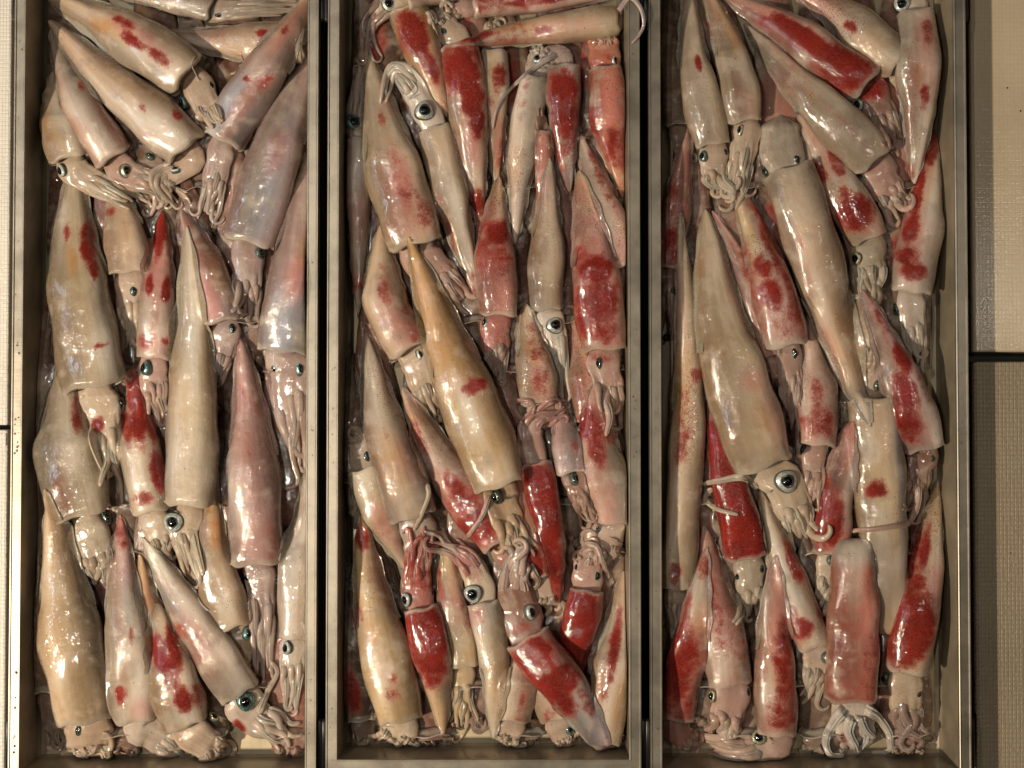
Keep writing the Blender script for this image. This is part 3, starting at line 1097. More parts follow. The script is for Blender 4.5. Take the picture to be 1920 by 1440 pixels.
        eye_mesh(rw, style, o, (c[0], c[1], zc_), nrm, sq, (float(lean[0]), float(lean[1])))
    # loose tentacles
    for tn in tent:
        pts, w0, w1 = tn[:3]
        A1 = blur(dilate(A), 0.9)
        rise = tn[3] if len(tn) > 3 else None
        Gm, up_, tt_, fl, XYl, zl, rl, Nl = limb_grid(pts, w0, w1, A1, t, nr=34, ns=9, free=rise is not None, rise=rise, root=0 if rise is not None else .12)
        Vt = Gm.reshape(-1, 3)
        Ft = grid_faces(34, 9)
        Ft.append(tuple(range(9))[::-1]); Ft.append(tuple(33 * 9 + k for k in range(9)))
        sv, sf = suckers(XYl, zl, rl, Nl, 1)
        Ft += [tuple(k + 306 for k in f_) for f_ in sf]
        Va = np.concatenate([Vt, np.array(sv)])
        to = mesh_obj('tentacle', Va - ctr, Ft, M['skin'], parent=o)
        tt0 = np.array(BASE[tn[4]]) if len(tn) > 4 else at_
        tcl = np.tile(tt0, (len(Va), 1)); tcl[306:] *= 1.2
        put_attrs(to.data, np.clip(tcl * 0.84, 0, .9), np.zeros(len(Va)), np.zeros(len(Va)), np.concatenate([np.stack([fl, np.tile(np.arange(9) * 0.0012, 34)], 1), np.zeros((len(sv), 2))]))
        if rise is None:
            splat(A, t, Gm[:, :5])
    return o


# ------------------------------------------------------------------ the squid, lowest first
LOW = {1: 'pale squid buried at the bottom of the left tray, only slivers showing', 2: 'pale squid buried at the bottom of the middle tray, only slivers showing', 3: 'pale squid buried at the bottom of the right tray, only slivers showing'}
for (tr, x0, x1, n) in ((1, 95, 570, 6), (2, 665, 1175, 6), (3, 1262, 1725, 6)):  # buried squid tinted dark so the gaps in the pile look shaded
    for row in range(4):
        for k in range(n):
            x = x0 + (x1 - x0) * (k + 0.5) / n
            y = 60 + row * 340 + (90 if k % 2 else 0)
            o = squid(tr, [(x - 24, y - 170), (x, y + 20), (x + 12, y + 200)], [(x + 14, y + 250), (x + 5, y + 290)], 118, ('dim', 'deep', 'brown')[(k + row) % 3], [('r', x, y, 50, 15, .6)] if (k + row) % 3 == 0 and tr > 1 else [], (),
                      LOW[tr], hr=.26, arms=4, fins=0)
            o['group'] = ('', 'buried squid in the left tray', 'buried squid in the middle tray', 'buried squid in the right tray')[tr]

T = 1
squid(T, [(560, 250), (575, 400), (565, 560)], [(565, 600), (560, 660)], 80, 'rose', (), (), 'reddish squid glimpsed along the right wall of the left tray behind the bluish squid')
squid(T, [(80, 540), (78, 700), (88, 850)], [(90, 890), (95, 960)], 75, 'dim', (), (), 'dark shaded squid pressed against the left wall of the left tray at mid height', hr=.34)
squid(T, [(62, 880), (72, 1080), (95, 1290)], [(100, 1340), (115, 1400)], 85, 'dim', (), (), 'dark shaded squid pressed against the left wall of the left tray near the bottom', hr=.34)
squid(T, [(215, 330), (232, 430), (243, 508)], [(245, 550), (240, 660)], 92, 'cream', [('r', 195, 398, 8, 18, .7), ('w', 225, 430, 60, 14, .5)], [(256, 545, 15, 60, 'dark')], 'half hidden cream squid left of the pink one with two red ovals')
squid(T, [(340, 395), (388, 500), (418, 600)], [(420, 640), (398, 730)], 88, 'lilac', [('p', 385, 480, 80, 22, .5)], [(384, 632, 13, 60, 'dark'), (441, 616, 15, 60, 'dark')], 'dull pink squid whose two green eyes show right of the big white arrow shaped squid')
squid(T, [(128, 660), (122, 820), (155, 962)], [(170, 1005), (196, 1095)], 140, 'olive', [('r', 145, 775, 32, 11, .8), ('g', 80, 850, 120, 30, .6), ('w', 120, 840, 60, 18, .4)], [(205, 968, 17, 55, 'dark'), (131, 985, 14, 60, 'dark')], 'broad grey green squid in the left tray below the big red marked one', hw=.62)
squid(T, [(600, 280), (572, 470), (532, 655)], [(545, 700), (560, 900)], 125, 'lilac', [('b', 550, 600, 90, 45, .8), ('b', 520, 640, 40, 30, .6), ('p', 560, 520, 40, 22, .8), ('o', 580, 470, 30, 20, .5)], [(568, 690, 19, 55, 'teal'), (512, 695, 13, 60, 'teal')], 'bluish translucent squid at the left tray\'s right wall with a straight mantle edge', hw=.75)
squid(T, [(140, 300), (140, 480), (176, 722)], [(196, 772), (216, 935)], 142, 'olive', [('r', 165, 460, 38, 12, 1), ('r', 176, 500, 22, 8, .9), ('o', 134, 490, 26, 9, .9), ('r', 125, 436, 14, 5, .8), ('r', 190, 649, 6, 12, .6), ('y', 150, 560, 120, 20, .4), ('g', 205, 600, 110, 20, .5)], [(231, 755, 17, 55, 'dark')], 'large squid at the left tray\'s left wall with long red streaks up high', hw=.55, hmarks=[('r', 183, 797, 13, 11, .9)], headtint='cream')
squid(T, [(250, 690), (262, 830), (285, 955)], [(295, 985), (312, 1050)], 92, 'cream', [('r', 256, 760, 70, 14, 1), ('r', 285, 770, 60, 14, .95), ('r', 238, 800, 30, 10, .9), ('r', 297, 885, 34, 13, 1), ('w', 250, 880, 60, 16, .8), ('r', 270, 935, 12, 20, .6)], (), 'cream squid with dark red forked streaks just left of the big white arrow shaped one')
squid(T, [(305, 395), (298, 520), (290, 668)], [(287, 705), (305, 790)], 82, 'pink', [('r', 299, 430, 45, 11, 1), ('r', 320, 440, 45, 10, .5), ('r', 280, 535, 18, 6, 1), ('r', 312, 540, 22, 8, 1), ('w', 270, 590, 40, 12, .8), ('r', 275, 638, 13, 13, .65), ('r', 311, 640, 9, 9, .65), ('p', 297, 490, 60, 40, .6)], [(273, 690, 18, 45, 'teal')], 'pink squid in the left tray with a pair of red ovals side by side', hw=.8)
squid(T, [(262, 1040), (275, 1140), (300, 1240)], [(310, 1270), (320, 1310)], 75, 'tan', [('o', 275, 1100, 80, 20, .5)], (), 'tan squid mostly hidden behind the diagonal white one at the bottom of the left tray')
squid(T, [(100, 915), (118, 1110), (163, 1345)], [(165, 1378), (175, 1440)], 138, 'tan', [('y', 130, 1200, 150, 40, .4), ('g', 170, 1150, 120, 20, .5)], [(142, 1368, 14, 50, 'dark')], 'large plain tan squid along the lower left of the left tray', hw=.75, spread=0.94, curl=1.12)
squid(T, [(397, 915), (400, 1050), (437, 1172)], [(448, 1200), (440, 1290)], 95, 'tan', [('o', 405, 980, 50, 18, .7), ('r', 405, 995, 25, 10, .35), ('w', 400, 1100, 60, 12, .4)], [(465, 1188, 16, 45, 'teal')], 'tan orange squid half covered by the lilac pink one in the left tray')
squid(T, [(610, 40), (528, 250), (468, 452)], [(465, 485), (462, 600)], 120, 'lilac', [('b', 490, 370, 90, 26, .8), ('w', 500, 260, 120, 14, .4), ('b', 530, 250, 60, 14, .4)], [(489, 474, 15, 45, 'dark')], 'long greyish lilac squid slanting down the right side of the left tray', hw=.62, spread=0.86)
squid(T, [(98, 135), (108, 220), (130, 296)], [(148, 326), (262, 385)], 92, 'cream', [('g', 105, 180, 80, 40, .5)], [(116, 320, 16, 40, 'silver'), (165, 302, 12, 60, 'dark')], 'cream squid at the upper left wall of the left tray, its streaked arms swept right', hw=.72, curl=0.28, spread=.8)
squid(T, [(95, 55), (142, 175), (213, 296)], [(240, 325), (292, 352), (300, 395)], 90, 'pink', [('w', 165, 200, 90, 18, .7), ('g', 110, 90, 60, 30, .7), ('r', 152, 160, 10, 5, .6), ('p', 205, 220, 60, 16, .6)], [(236, 320, 17, 40, 'gold'), (282, 288, 12, 60, 'dark')], 'pinkish cream squid in the left tray, third counting from the top left corner', hw=.72, curl=0.84)
squid(T, [(300, 62), (420, 78), (600, 80)], [(610, 80), (640, 80)], 92, 'tan', [('r', 492, 62, 14, 6, .9), ('r', 490, 78, 9, 4, .8), ('d', 370, 60, 40, 15, .6), ('p', 370, 62, 50, 15, .5)], (), 'tan squid lying across the top of the left tray under the grey one', arms=0)
squid(T, [(200, -12), (300, -8), (395, 14)], [(420, 18), (590, 14)], 66, 'grey', [('g', 370, 25, 60, 20, .7)], [(410, 32, 10, 60, 'dark')], 'grey squid lying across the top edge of the left tray with striped translucent arms', hw=.8, curl=0.14, spread=0.72, fins=.3)
squid(T, [(620, -40), (505, 120), (420, 262)], [(412, 300), (385, 420)], 102, 'lilac', [('b', 425, 200, 60, 16, .85), ('r', 500, 155, 16, 11, .5), ('r', 462, 146, 6, 5, .7), ('r', 535, 55, 12, 6, .6), ('p', 455, 200, 60, 14, .6), ('b', 460, 240, 50, 12, .4)], (), 'purplish squid slanting from the top right corner of the left tray', hw=.6, curl=0.84, spread=0.79)
squid(T, [(90, 38), (205, 150), (350, 278)], [(345, 312), (300, 340), (345, 385)], 108, 'cream', [('w', 250, 230, 120, 20, .6), ('o', 240, 145, 60, 14, .3), ('r', 333, 216, 10, 7, .7), ('r', 268, 202, 5, 5, .6), ('w', 320, 240, 60, 20, .5), ('d', 230, 150, 90, 30, .3)], [(329, 318, 11, 40, 'silver')], 'cream squid with many wet glints slanting below the orange patched one in the left tray', hw=.58, curl=0.91)
squid(T, [(82, -12), (215, 55), (352, 140)], [(378, 182), (402, 240)], 118, 'cream', [('o', 200, 62, 30, 18, 1.0), ('r', 232, 42, 20, 8, .8), ('r', 250, 78, 26, 9, .85), ('r', 300, 108, 22, 11, .75), ('w', 240, 105, 100, 16, .8), ('d', 220, 70, 90, 35, .35)], [(343, 192, 15, 45, 'teal'), (400, 160, 14, 60, 'dark')], 'squid with an orange patch at the top left corner of the left tray', hw=.62, curl=0.49, spread=.6, tent=[([(372, 150), (358, 128), (366, 106)], 4, 2), ([(430, 140), (456, 128), (450, 98)], 5, 2)])
squid(T, [(226, 965), (232, 1130), (258, 1345)], [(280, 1372), (370, 1420)], 102, 'white', [('p', 235, 1020, 70, 30, .8), ('r', 228, 1000, 40, 12, .4), ('r', 225, 1303, 15, 8, 1), ('r', 247, 1192, 16, 5, .55), ('b', 240, 1100, 80, 12, .4), ('p', 225, 1200, 90, 5, .5), ('p', 265, 1330, 20, 20, .5)], [(309, 1342, 18, 50, 'dark')], 'whitish squid with pink tip and one small red oval low down, left tray', hw=.78)
squid(T, [(295, 1130), (318, 1240), (348, 1356)], [(372, 1382), (428, 1420)], 108, 'cream', [('r', 298, 1225, 30, 12, 1), ('r', 318, 1262, 34, 13, 1), ('r', 325, 1215, 40, 12, .95), ('r', 342, 1310, 22, 14, 1), ('r', 372, 1305, 22, 12, .6), ('o', 292, 1205, 18, 10, .6), ('w', 335, 1345, 12, 26, .7)], [(404, 1340, 14, 55, 'gold')], 'small cream squid with a red hook shaped blotch at the bottom of the left tray', hw=.75, curl=0.98)
squid(T, [(452, 635), (472, 830), (482, 1052)], [(490, 1090), (492, 1270)], 118, 'lilac', [('p', 480, 800, 250, 55, .35), ('r', 462, 800, 180, 4, .25), ('b', 428, 900, 130, 8, .4), ('b', 530, 950, 110, 6, .4), ('w', 445, 930, 60, 15, .5)], [(461, 1086, 12, 60, 'teal'), (521, 1086, 12, 60, 'teal')], 'lilac pink squid with a square cut mantle in the middle right of the left tray', hw=.56, curl=0.21, spread=0.65, blunt=False)
squid(T, [(351, 425), (360, 620), (358, 942)], [(342, 985), (372, 1092)], 112, 'cream', [('y', 370, 760, 160, 25, .35), ('w', 350, 560, 120, 18, .7), ('w', 350, 900, 90, 45, .6), ('b', 312, 850, 120, 5, .5)], [(326, 979, 24, 8, 'silver')], 'big clean cream arrow shaped squid in the centre of the left tray, silver eye', hw=.60, curl=0.35, fins=1.0)
squid(T, [(600, 870), (556, 1040), (552, 1192)], [(550, 1225), (545, 1340)], 74, 'white', [('b', 540, 1050, 80, 14, .3)], [(538, 1215, 16, 30, 'silver')], 'small bluish white squid against the right wall of the left tray near the bottom', hw=.8)
squid(T, [(268, 1008), (345, 1135), (448, 1298)], [(468, 1335), (560, 1395)], 94, 'white', [('w', 330, 1080, 90, 16, .5), ('r', 341, 1186, 16, 9, .5), ('g', 300, 1040, 50, 12, .3), ('b', 300, 1100, 90, 6, .5), ('g', 430, 1290, 40, 40, .4)], [(461, 1315, 22, 10, 'teal')], 'white diagonal squid with a big teal eye at the left tray\'s bottom right', hw=.95, curl=1.12, hmarks=[('r', 447, 1364, 12, 9, .9)], fins=.5, tent=[([(485, 1340), (500, 1300), (520, 1262), (508, 1240)], 15, 8)])

T = 2
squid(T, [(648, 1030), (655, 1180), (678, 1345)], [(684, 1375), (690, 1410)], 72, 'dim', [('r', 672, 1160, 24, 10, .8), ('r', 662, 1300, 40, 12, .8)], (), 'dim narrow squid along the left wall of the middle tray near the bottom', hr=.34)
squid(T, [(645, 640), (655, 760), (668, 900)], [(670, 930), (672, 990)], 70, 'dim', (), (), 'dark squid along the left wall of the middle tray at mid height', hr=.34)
squid(T, [(930, 350), (926, 220), (925, 100)], [(925, 70), (925, 30)], 66, 'tan', [('r', 935, 145, 25, 12, .7), ('r', 945, 300, 60, 12, .5)], (), 'tan squid half hidden right of the long red backed one in the middle tray')
squid(T, [(1085, 250), (1130, 380), (1168, 500)], [(1175, 540), (1180, 600)], 85, 'pink', [('r', 1165, 340, 40, 14, .7), ('r', 1130, 330, 70, 12, .45), ('d', 1120, 300, 100, 40, .6), ('w', 1130, 400, 50, 15, .6)], (), 'pink speckled squid at the right wall of the middle tray above the crimson one')
squid(T, [(672, 590), (672, 430), (672, 262)], [(664, 228), (680, 110)], 54, 'grey', [('d', 685, 380, 30, 20, .5), ('g', 672, 280, 30, 30, .5)], [(663, 229, 19, 20, 'teal')], 'thin greenish grey squid with teal eye, upper left wall of the middle tray', hw=.9, fins=.3)
squid(T, [(960, 860), (985, 960), (1012, 1075)], [(1020, 1100), (1030, 1140)], 88, 'tan', [('r', 1003, 1050, 28, 16, .9), ('o', 985, 980, 60, 20, .4)], (), 'mostly hidden tan squid with red end left of the red arrow squid')
squid(T, [(715, 420), (722, 560), (766, 652)], [(785, 680), (815, 790)], 104, 'tan', [('r', 718, 540, 40, 9, .45), ('p', 725, 580, 60, 14, .5), ('w', 715, 600, 70, 10, .5)], [(791, 663, 14, 55, 'silver')], 'tan squid with faint pink streak, left of the long golden one', dots=.2)
squid(T, [(1075, 600), (1092, 690), (1108, 785)], [(1110, 815), (1110, 850)], 72, 'tan', [('d', 1095, 700, 100, 50, 1), ('o', 1090, 690, 80, 24, .4), ('r', 1110, 788, 12, 30, .6)], (), 'small brown speckled squid below the crimson one in the middle tray', dots=.5)
squid(T, [(1112, 720), (1122, 850), (1150, 975)], [(1130, 1000), (1140, 1060)], 112, 'pink', [('r', 1100, 795, 30, 26, .9), ('r', 1118, 835, 40, 14, .8), ('r', 1145, 800, 30, 16, .6), ('w', 1150, 880, 80, 26, .7), ('r', 1088, 895, 14, 10, .6)], [(1118, 990, 12, 50, 'dark')], 'red and white squid at the lower right wall of the middle tray', dots=.3)
squid(T, [(1175, 1070), (1155, 1220), (1128, 1385)], [(1122, 1400), (1120, 1420)], 92, 'tan', [('r', 1153, 1215, 65, 9, .8), ('r', 1130, 1280, 50, 10, .35), ('y', 1120, 1200, 80, 14, .4)], (), 'tan squid with one long red streak in the bottom right corner of the middle tray', arms=0, dots=.5)
squid(T, [(1005, 1160), (1020, 1250), (1048, 1340)], [(1055, 1370), (1085, 1420)], 92, 'cream', [('r', 1030, 1340, 14, 12, .4)], [(1068, 1368, 12, 30, 'teal')], 'cream squid at the bottom of the middle tray behind the diagonal red one', curl=1.12, spread=1.01)
squid(T, [(990, 1190), (975, 1270), (962, 1345)], [(955, 1372), (935, 1425)], 82, 'tan', [('w', 965, 1290, 40, 15, .5)], [(934, 1352, 14, 50, 'dark')], 'bottom tan squid between the small white one and the diagonal scarlet one', curl=0.84)
squid(T, [(830, 990), (848, 1130), (868, 1245)], [(868, 1280), (868, 1380)], 70, 'gold', [('r', 822, 1090, 30, 8, .6), ('r', 875, 1160, 60, 8, .4), ('y', 845, 1150, 120, 14, .6)], [(849, 1252, 13, 55, 'dark')], 'narrow yellowish squid between the small white one and the red backed one', spread=0.94, curl=0.91)
squid(T, [(765, 1070), (725, 985), (688, 882)], [(680, 850), (672, 800)], 88, 'olive', [('y', 700, 930, 60, 20, .4)], [(693, 855, 13, 60, 'dark')], 'dull olive squid at the left wall above the yellowish one with a red tip')
squid(T, [(676, 965), (698, 1120), (750, 1345)], [(745, 1372), (735, 1430)], 108, 'gold', [('r', 678, 1008, 22, 13, .9), ('r', 672, 1150, 20, 8, .5), ('r', 735, 1290, 30, 14, .4), ('y', 695, 1100, 120, 18, .5), ('g', 730, 1100, 60, 14, .4), ('w', 715, 1260, 60, 16, .4), ('o', 695, 1190, 20, 14, .4)], [(708, 1345, 15, 60, 'dark')], 'large yellowish tan squid with a red tip at the lower left of the middle tray', spread=1.37, curl=0.63, headtint='cream', dots=.25)
squid(T, [(686, 625), (715, 780), (775, 965)], [(785, 1000), (790, 1060)], 106, 'grey', [('w', 700, 770, 110, 14, .6), ('p', 735, 680, 60, 18, .5), ('r', 722, 815, 12, 6, .4), ('y', 740, 850, 120, 16, .3)], (), 'grey cream squid with a bright line of glints at the left of the middle tray', dots=.2)
squid(T, [(1172, 370), (1145, 250), (1136, 132)], [(1134, 98), (1128, 50)], 82, 'salmon', [('s', 1140, 200, 120, 45, .7), ('r', 1112, 235, 18, 10, .8), ('r', 1155, 280, 35, 22, .7), ('p', 1140, 180, 60, 20, .4)], [(1157, 113, 15, 50, 'silver')], 'salmon orange squid at the upper right wall of the middle tray, head upward', headtint='salmon', hw=.9, spread=.8, dots=.3, hmarks=[('r', 1130, 115, 12, 30, .5)])
squid(T, [(690, 100), (725, 270), (780, 456)], [(792, 486), (880, 585)], 128, 'cream', [('p', 745, 340, 60, 26, .8), ('r', 755, 345, 60, 14, .35), ('r', 715, 225, 18, 8, .5), ('r', 795, 400, 35, 16, .5), ('p', 765, 420, 30, 45, .5), ('g', 700, 160, 60, 40, .4), ('w', 705, 260, 60, 12, .5), ('d', 740, 260, 120, 50, .5)], [(787, 482, 16, 60, 'dark')], 'broad cream squid with a pink band in the upper left of the middle tray', hw=.72, headtint='pink', dots=.3)
squid(T, [(838, 220), (803, 120), (765, 22)], [(750, -10), (740, -60)], 92, 'gold', [('r', 775, 60, 42, 22, 1), ('r', 795, 105, 34, 14, .9), ('r', 810, 130, 25, 10, .9), ('r', 760, 90, 20, 10, .5)], (), 'golden squid with a wide red back at the top left of the middle tray', arms=0, dots=.3)
squid(T, [(960, -40), (850, -22), (768, -2)], [(728, 10), (692, 48), (706, 125)], 60, 'grey', (), [(729, 8, 17, 10, 'silver')], 'grey squid at the middle tray\'s top edge, brown arms hanging in the left corner', hw=.9, curl=1.05, headtint='tan', armtint='brown', dots=.5)
squid(T, [(965, 460), (980, 280), (1003, 150)], [(1008, 125), (1015, 80)], 70, 'white', [('o', 968, 300, 50, 12, .35), ('o', 990, 240, 12, 14, .5), ('r', 1008, 340, 30, 9, .5), ('d', 975, 310, 40, 20, .8), ('w', 985, 200, 70, 20, .6)], (), 'creamy white squid behind the small dark red one in the upper middle tray', dots=.15)
squid(T, [(895, 560), (858, 420), (815, 245)], [(796, 205), (772, 160), (742, 135), (728, 195)], 78, 'cream', [('w', 845, 370, 60, 14, .8), ('p', 895, 500, 50, 10, .6), ('r', 885, 530, 30, 8, .4), ('w', 880, 480, 50, 10, .4)], [(796, 208, 23, 8, 'silver')], 'slender cream squid with a round silver eye pointing down in the upper middle tray', hw=.82, curl=0.56, hl=70, dots=.25, headtint='white', fins=.5, tent=[([(770, 150), (782, 168), (766, 186), (788, 176)], 3, 2)])
squid(T, [(1200, -18), (1010, 0), (892, 14)], [(860, 20), (832, 40)], 56, 'pink', [('r', 880, 18, 28, 10, .9), ('r', 1000, 2, 60, 7, .9), ('w', 930, 22, 40, 8, .6)], (), 'red and white squid lying along the top edge of the middle tray', fins=.3)
squid(T, [(903, 416), (886, 300), (878, 200), (862, 88)], [(842, 60), (815, 15)], 88, 'cream', [('r', 862, 130, 46, 34, .9), ('r', 885, 185, 34, 20, .9), ('r', 895, 225, 30, 12, 1), ('w', 855, 175, 35, 12, .8), ('r', 897, 380, 24, 14, .85), ('w', 880, 290, 60, 14, .5), ('r', 880, 110, 30, 26, .7), ('p', 880, 140, 50, 40, .7)], [(829, 62, 12, 55, 'dark')], 'long cream squid with deep red upper back and red tail tip, middle tray', hw=.75, dots=.6, fins=.6)
squid(T, [(852, 88), (950, 66), (1158, 38)], [(1178, 30), (1192, 10)], 72, 'cream', [('r', 895, 68, 32, 9, .8), ('r', 1018, 55, 18, 8, .6), ('o', 960, 52, 40, 8, .5), ('d', 950, 60, 80, 20, .5), ('y', 1080, 60, 80, 18, .3)], (), 'cream squid lying crosswise at the top of the middle tray, one tentacle over the rim', dots=.3, arms=5, fins=.5,
      tent=[([(1160, 20), (1180, -4), (1200, 14), (1207, 44), (1198, 66), (1184, 82)], 11, 5, [-.008, .002, .009, .008, .004, .001], 'lilac')])
squid(T, [(1020, 470), (1020, 330), (1018, 250)], [(1015, 230), (1010, 200)], 40, 'brown', [('r', 965, 200, 30, 10, .5)], (), 'brownish squid just showing between the white one and the small dark red one, middle tray', arms=2, fins=0)
squid(T, [(1068, 360), (1057, 245), (1056, 128)], [(1046, 104), (1010, 112)], 74, 'lilac', [('r', 1055, 170, 34, 24, 1), ('r', 1060, 220, 40, 22, .9), ('b', 1060, 300, 40, 24, .5), ('r', 1065, 260, 40, 20, .5)], [(1008, 110, 13, 25, 'silver')], 'small dark red squid with a pale tentacle hanging left in the upper middle tray', hw=.66, dots=.9, arms=5, armtint='lilac',
      tent=[([(1050, 98), (1015, 118), (975, 150), (945, 180), (930, 210), (924, 242)], 13, 5)])
squid(T, [(1085, 320), (1112, 480), (1132, 652)], [(1132, 690), (1160, 800)], 108, 'pink', [('r', 1118, 505, 26, 28, 1), ('r', 1118, 565, 36, 40, .85), ('r', 1090, 480, 20, 14, .6), ('r', 1105, 600, 36, 26, .7), ('r', 1130, 620, 26, 26, .6), ('r', 1150, 540, 36, 18, .5), ('y', 1095, 350, 40, 18, .5), ('d', 1100, 400, 60, 50, .9), ('p', 1120, 560, 120, 60, .6)], [(1118, 682, 15, 50, 'dark')], 'large crimson banded squid at the right of the middle tray', hw=.7, dots=.5, headtint='pink', hmarks=[('r', 1130, 670, 10, 24, .4)])
squid(T, [(936, 330), (928, 450), (935, 588)], [(928, 618), (935, 725)], 90, 'pink', [('r', 932, 436, 22, 20, .95), ('r', 910, 440, 30, 18, .6), ('r', 925, 480, 40, 34, .55), ('p', 930, 500, 80, 50, .8), ('y', 930, 350, 30, 20, .5), ('d', 935, 350, 60, 40, 1)], [(905, 603, 16, 50, 'teal')], 'pink red squid in the centre of the middle tray beside the slender cream one', hw=.75, headtint='rose', armtint='brown', dots=.7)
squid(T, [(1030, 298), (1026, 440), (1024, 578)], [(1038, 615), (1055, 765)], 78, 'grey', [('w', 1015, 380, 60, 12, .6), ('y', 1035, 500, 90, 14, .45), ('w', 1030, 420, 60, 20, .3)], [(1041, 610, 20, 12, 'silver')], 'pale grey cream squid, tail up, with a round silver eye, middle tray', hw=.78, curl=0.21, headtint='white', fins=.7)
squid(T, [(755, 725), (825, 860), (935, 1010)], [(955, 1035), (985, 1095)], 102, 'pink', [('o', 790, 800, 40, 20, .6), ('r', 785, 820, 30, 10, .5), ('r', 855, 915, 30, 14, .75), ('r', 895, 985, 34, 40, .85), ('w', 830, 860, 70, 14, .5), ('r', 870, 940, 26, 30, .6), ('p', 880, 960, 60, 50, .8)], [(960, 1030, 17, 40, 'dark')], 'red ended squid slanting below the golden one in the middle tray', hw=.72, dots=.6, headtint='brown', hmarks=[('p', 950, 1030, 30, 30, .4)], spread=.7)
squid(T, [(768, 450), (835, 640), (938, 905)], [(935, 935), (985, 1050)], 130, 'gold', [('r', 892, 722, 12, 20, 1), ('p', 860, 720, 20, 16, .4), ('o', 820, 600, 140, 30, .4), ('y', 880, 820, 100, 30, .35), ('w', 850, 760, 60, 18, .3), ('w', 930, 880, 26, 50, .3)], [(930, 932, 18, 40, 'dark')], 'long golden tan squid with one red spot running down the middle of the middle tray', hw=.6, dots=.25, fins=.9, spread=0.72,
      tent=[([(925, 915), (912, 955), (893, 985), (872, 1012)], 12, 7, None)][:0])
squid(T, [(1040, 735), (1058, 800), (1070, 882)], [(1080, 905), (1105, 990)], 66, 'lilac', [('b', 1060, 830, 60, 20, .4)], [(1080, 898, 16, 45, 'dark')], 'dark lilac squid wedged right of the upturned red head in the middle tray', hw=.8, headtint='brown', dots=.6)
squid(T, [(985, 568), (998, 660), (1012, 752)], [(1018, 775), (1030, 800)], 84, 'tan', [('r', 1000, 660, 50, 10, .4), ('r', 1015, 715, 20, 18, .45), ('w', 975, 660, 60, 10, .4), ('y', 985, 620, 40, 16, .3)], (), 'tan squid with faint red mottling above the curled arms in the middle tray', dots=.8, arms=0, crown=.1)
squid(T, [(1048, 1130), (1032, 1000), (1004, 872)], [(995, 835), (1000, 790), (1060, 770)], 72, 'rose', [('r', 1015, 950, 90, 28, 1), ('r', 1038, 1060, 60, 22, .8), ('r', 1010, 905, 30, 30, 1), ('p', 1040, 1040, 80, 6, .6)], [(968, 836, 13, 60, 'teal'), (1022, 836, 15, 50, 'silver')], 'bright red arrow shaped squid pointing down below a tangle of curled arms, middle tray', hw=.85, headtint='pink', armtint='rose', curl=1.05, dots=.6, hl=62,
      tent=[([(990, 800), (968, 770), (978, 750), (1000, 760), (1002, 780), (985, 778)], 12, 5, None, 'pink')][:0] + [([(985, 790), (965, 768), (975, 750), (1000, 756), (1000, 778)], 12, 6)])
squid(T, [(1072, 1300), (1077, 1220), (1100, 1110)], [(1103, 1070), (1112, 1020)], 82, 'rose', [('r', 1088, 1180, 80, 40, 1), ('w', 1100, 1225, 20, 14, .6), ('r', 1080, 1240, 30, 20, .7)], [(1078, 1062, 13, 55, 'silver'), (1125, 1080, 16, 50, 'dark')], 'dark red squid, head up, left of the tan one with a long red streak', hw=.85, headtint='pink', curl=0.98, dots=.5,
      tent=[([(1095, 1020), (1118, 1025), (1130, 1055), (1142, 1085)], 12, 7)])
squid(T, [(832, 1378), (818, 1270), (790, 1143)], [(784, 1112), (782, 1060), (800, 985)], 86, 'pink', [('r', 800, 1200, 55, 34, 1), ('r', 812, 1255, 30, 22, .9), ('r', 790, 1165, 24, 34, .9), ('y', 825, 1330, 50, 26, .7), ('g', 830, 1290, 26, 8, .5)], [(762, 1124, 17, 45, 'silver'), (812, 1112, 13, 60, 'dark')], 'red backed squid, head up, with tangled dark red arms, lower left of middle tray', hw=.78, headtint='rose', armtint='rose', curl=1.19, dots=.5, hl=50, fins=.5, hmarks=[('r', 790, 1040, 60, 40, .5)])
squid(T, [(925, 1385), (928, 1250), (908, 1133)], [(898, 1095), (868, 1040), (815, 1008)], 74, 'white', [('w', 900, 1180, 60, 30, .9), ('y', 930, 1230, 60, 14, .5), ('d', 905, 1240, 30, 20, .9), ('o', 945, 1200, 60, 8, .3)], [(887, 1113, 22, 12, 'silver')], 'small white squid, head up, bright round eye, bottom of the middle tray', hw=.85, headtint='cream', armtint='rose', curl=0.84, hl=60, fins=.4, hmarks=[('p', 880, 1060, 30, 14, .6), ('d', 890, 1060, 40, 30, .8)],
      tent=[([(860, 1025), (835, 1020), (822, 1005), (795, 996)], 9, 5, None, 'pink'), ([(918, 925), (905, 965), (888, 990), (872, 1012)], 11, 8, None, 'pink'), ([(800, 905), (803, 930), (790, 965), (776, 995)], 9, 7, None, 'tan')])
squid(T, [(1146, 1424), (1075, 1310), (990, 1198)], [(980, 1150), (965, 1095), (985, 1030)], 104, 'rose', [('r', 1000, 1225, 34, 32, 1), ('r', 1035, 1280, 40, 40, 1), ('r', 1060, 1320, 24, 16, .8), ('b', 1100, 1360, 60, 22, .8), ('w', 1070, 1355, 40, 10, .9), ('b', 1110, 1320, 70, 10, .9), ('b', 1060, 1260, 60, 7, .6), ('r', 1000, 1260, 60, 14, .8), ('w', 1045, 1330, 14, 14, .5)], [(995, 1148, 19, 35, 'silver')], 'diagonal scarlet squid with blue grey pointed tail, bottom right of middle tray', hw=.80, headtint='brown', armtint='pink', curl=0.70, dots=.4, hl=80, spread=0.65, fins=.6, hmarks=[('r', 975, 1180, 14, 20, .4)])

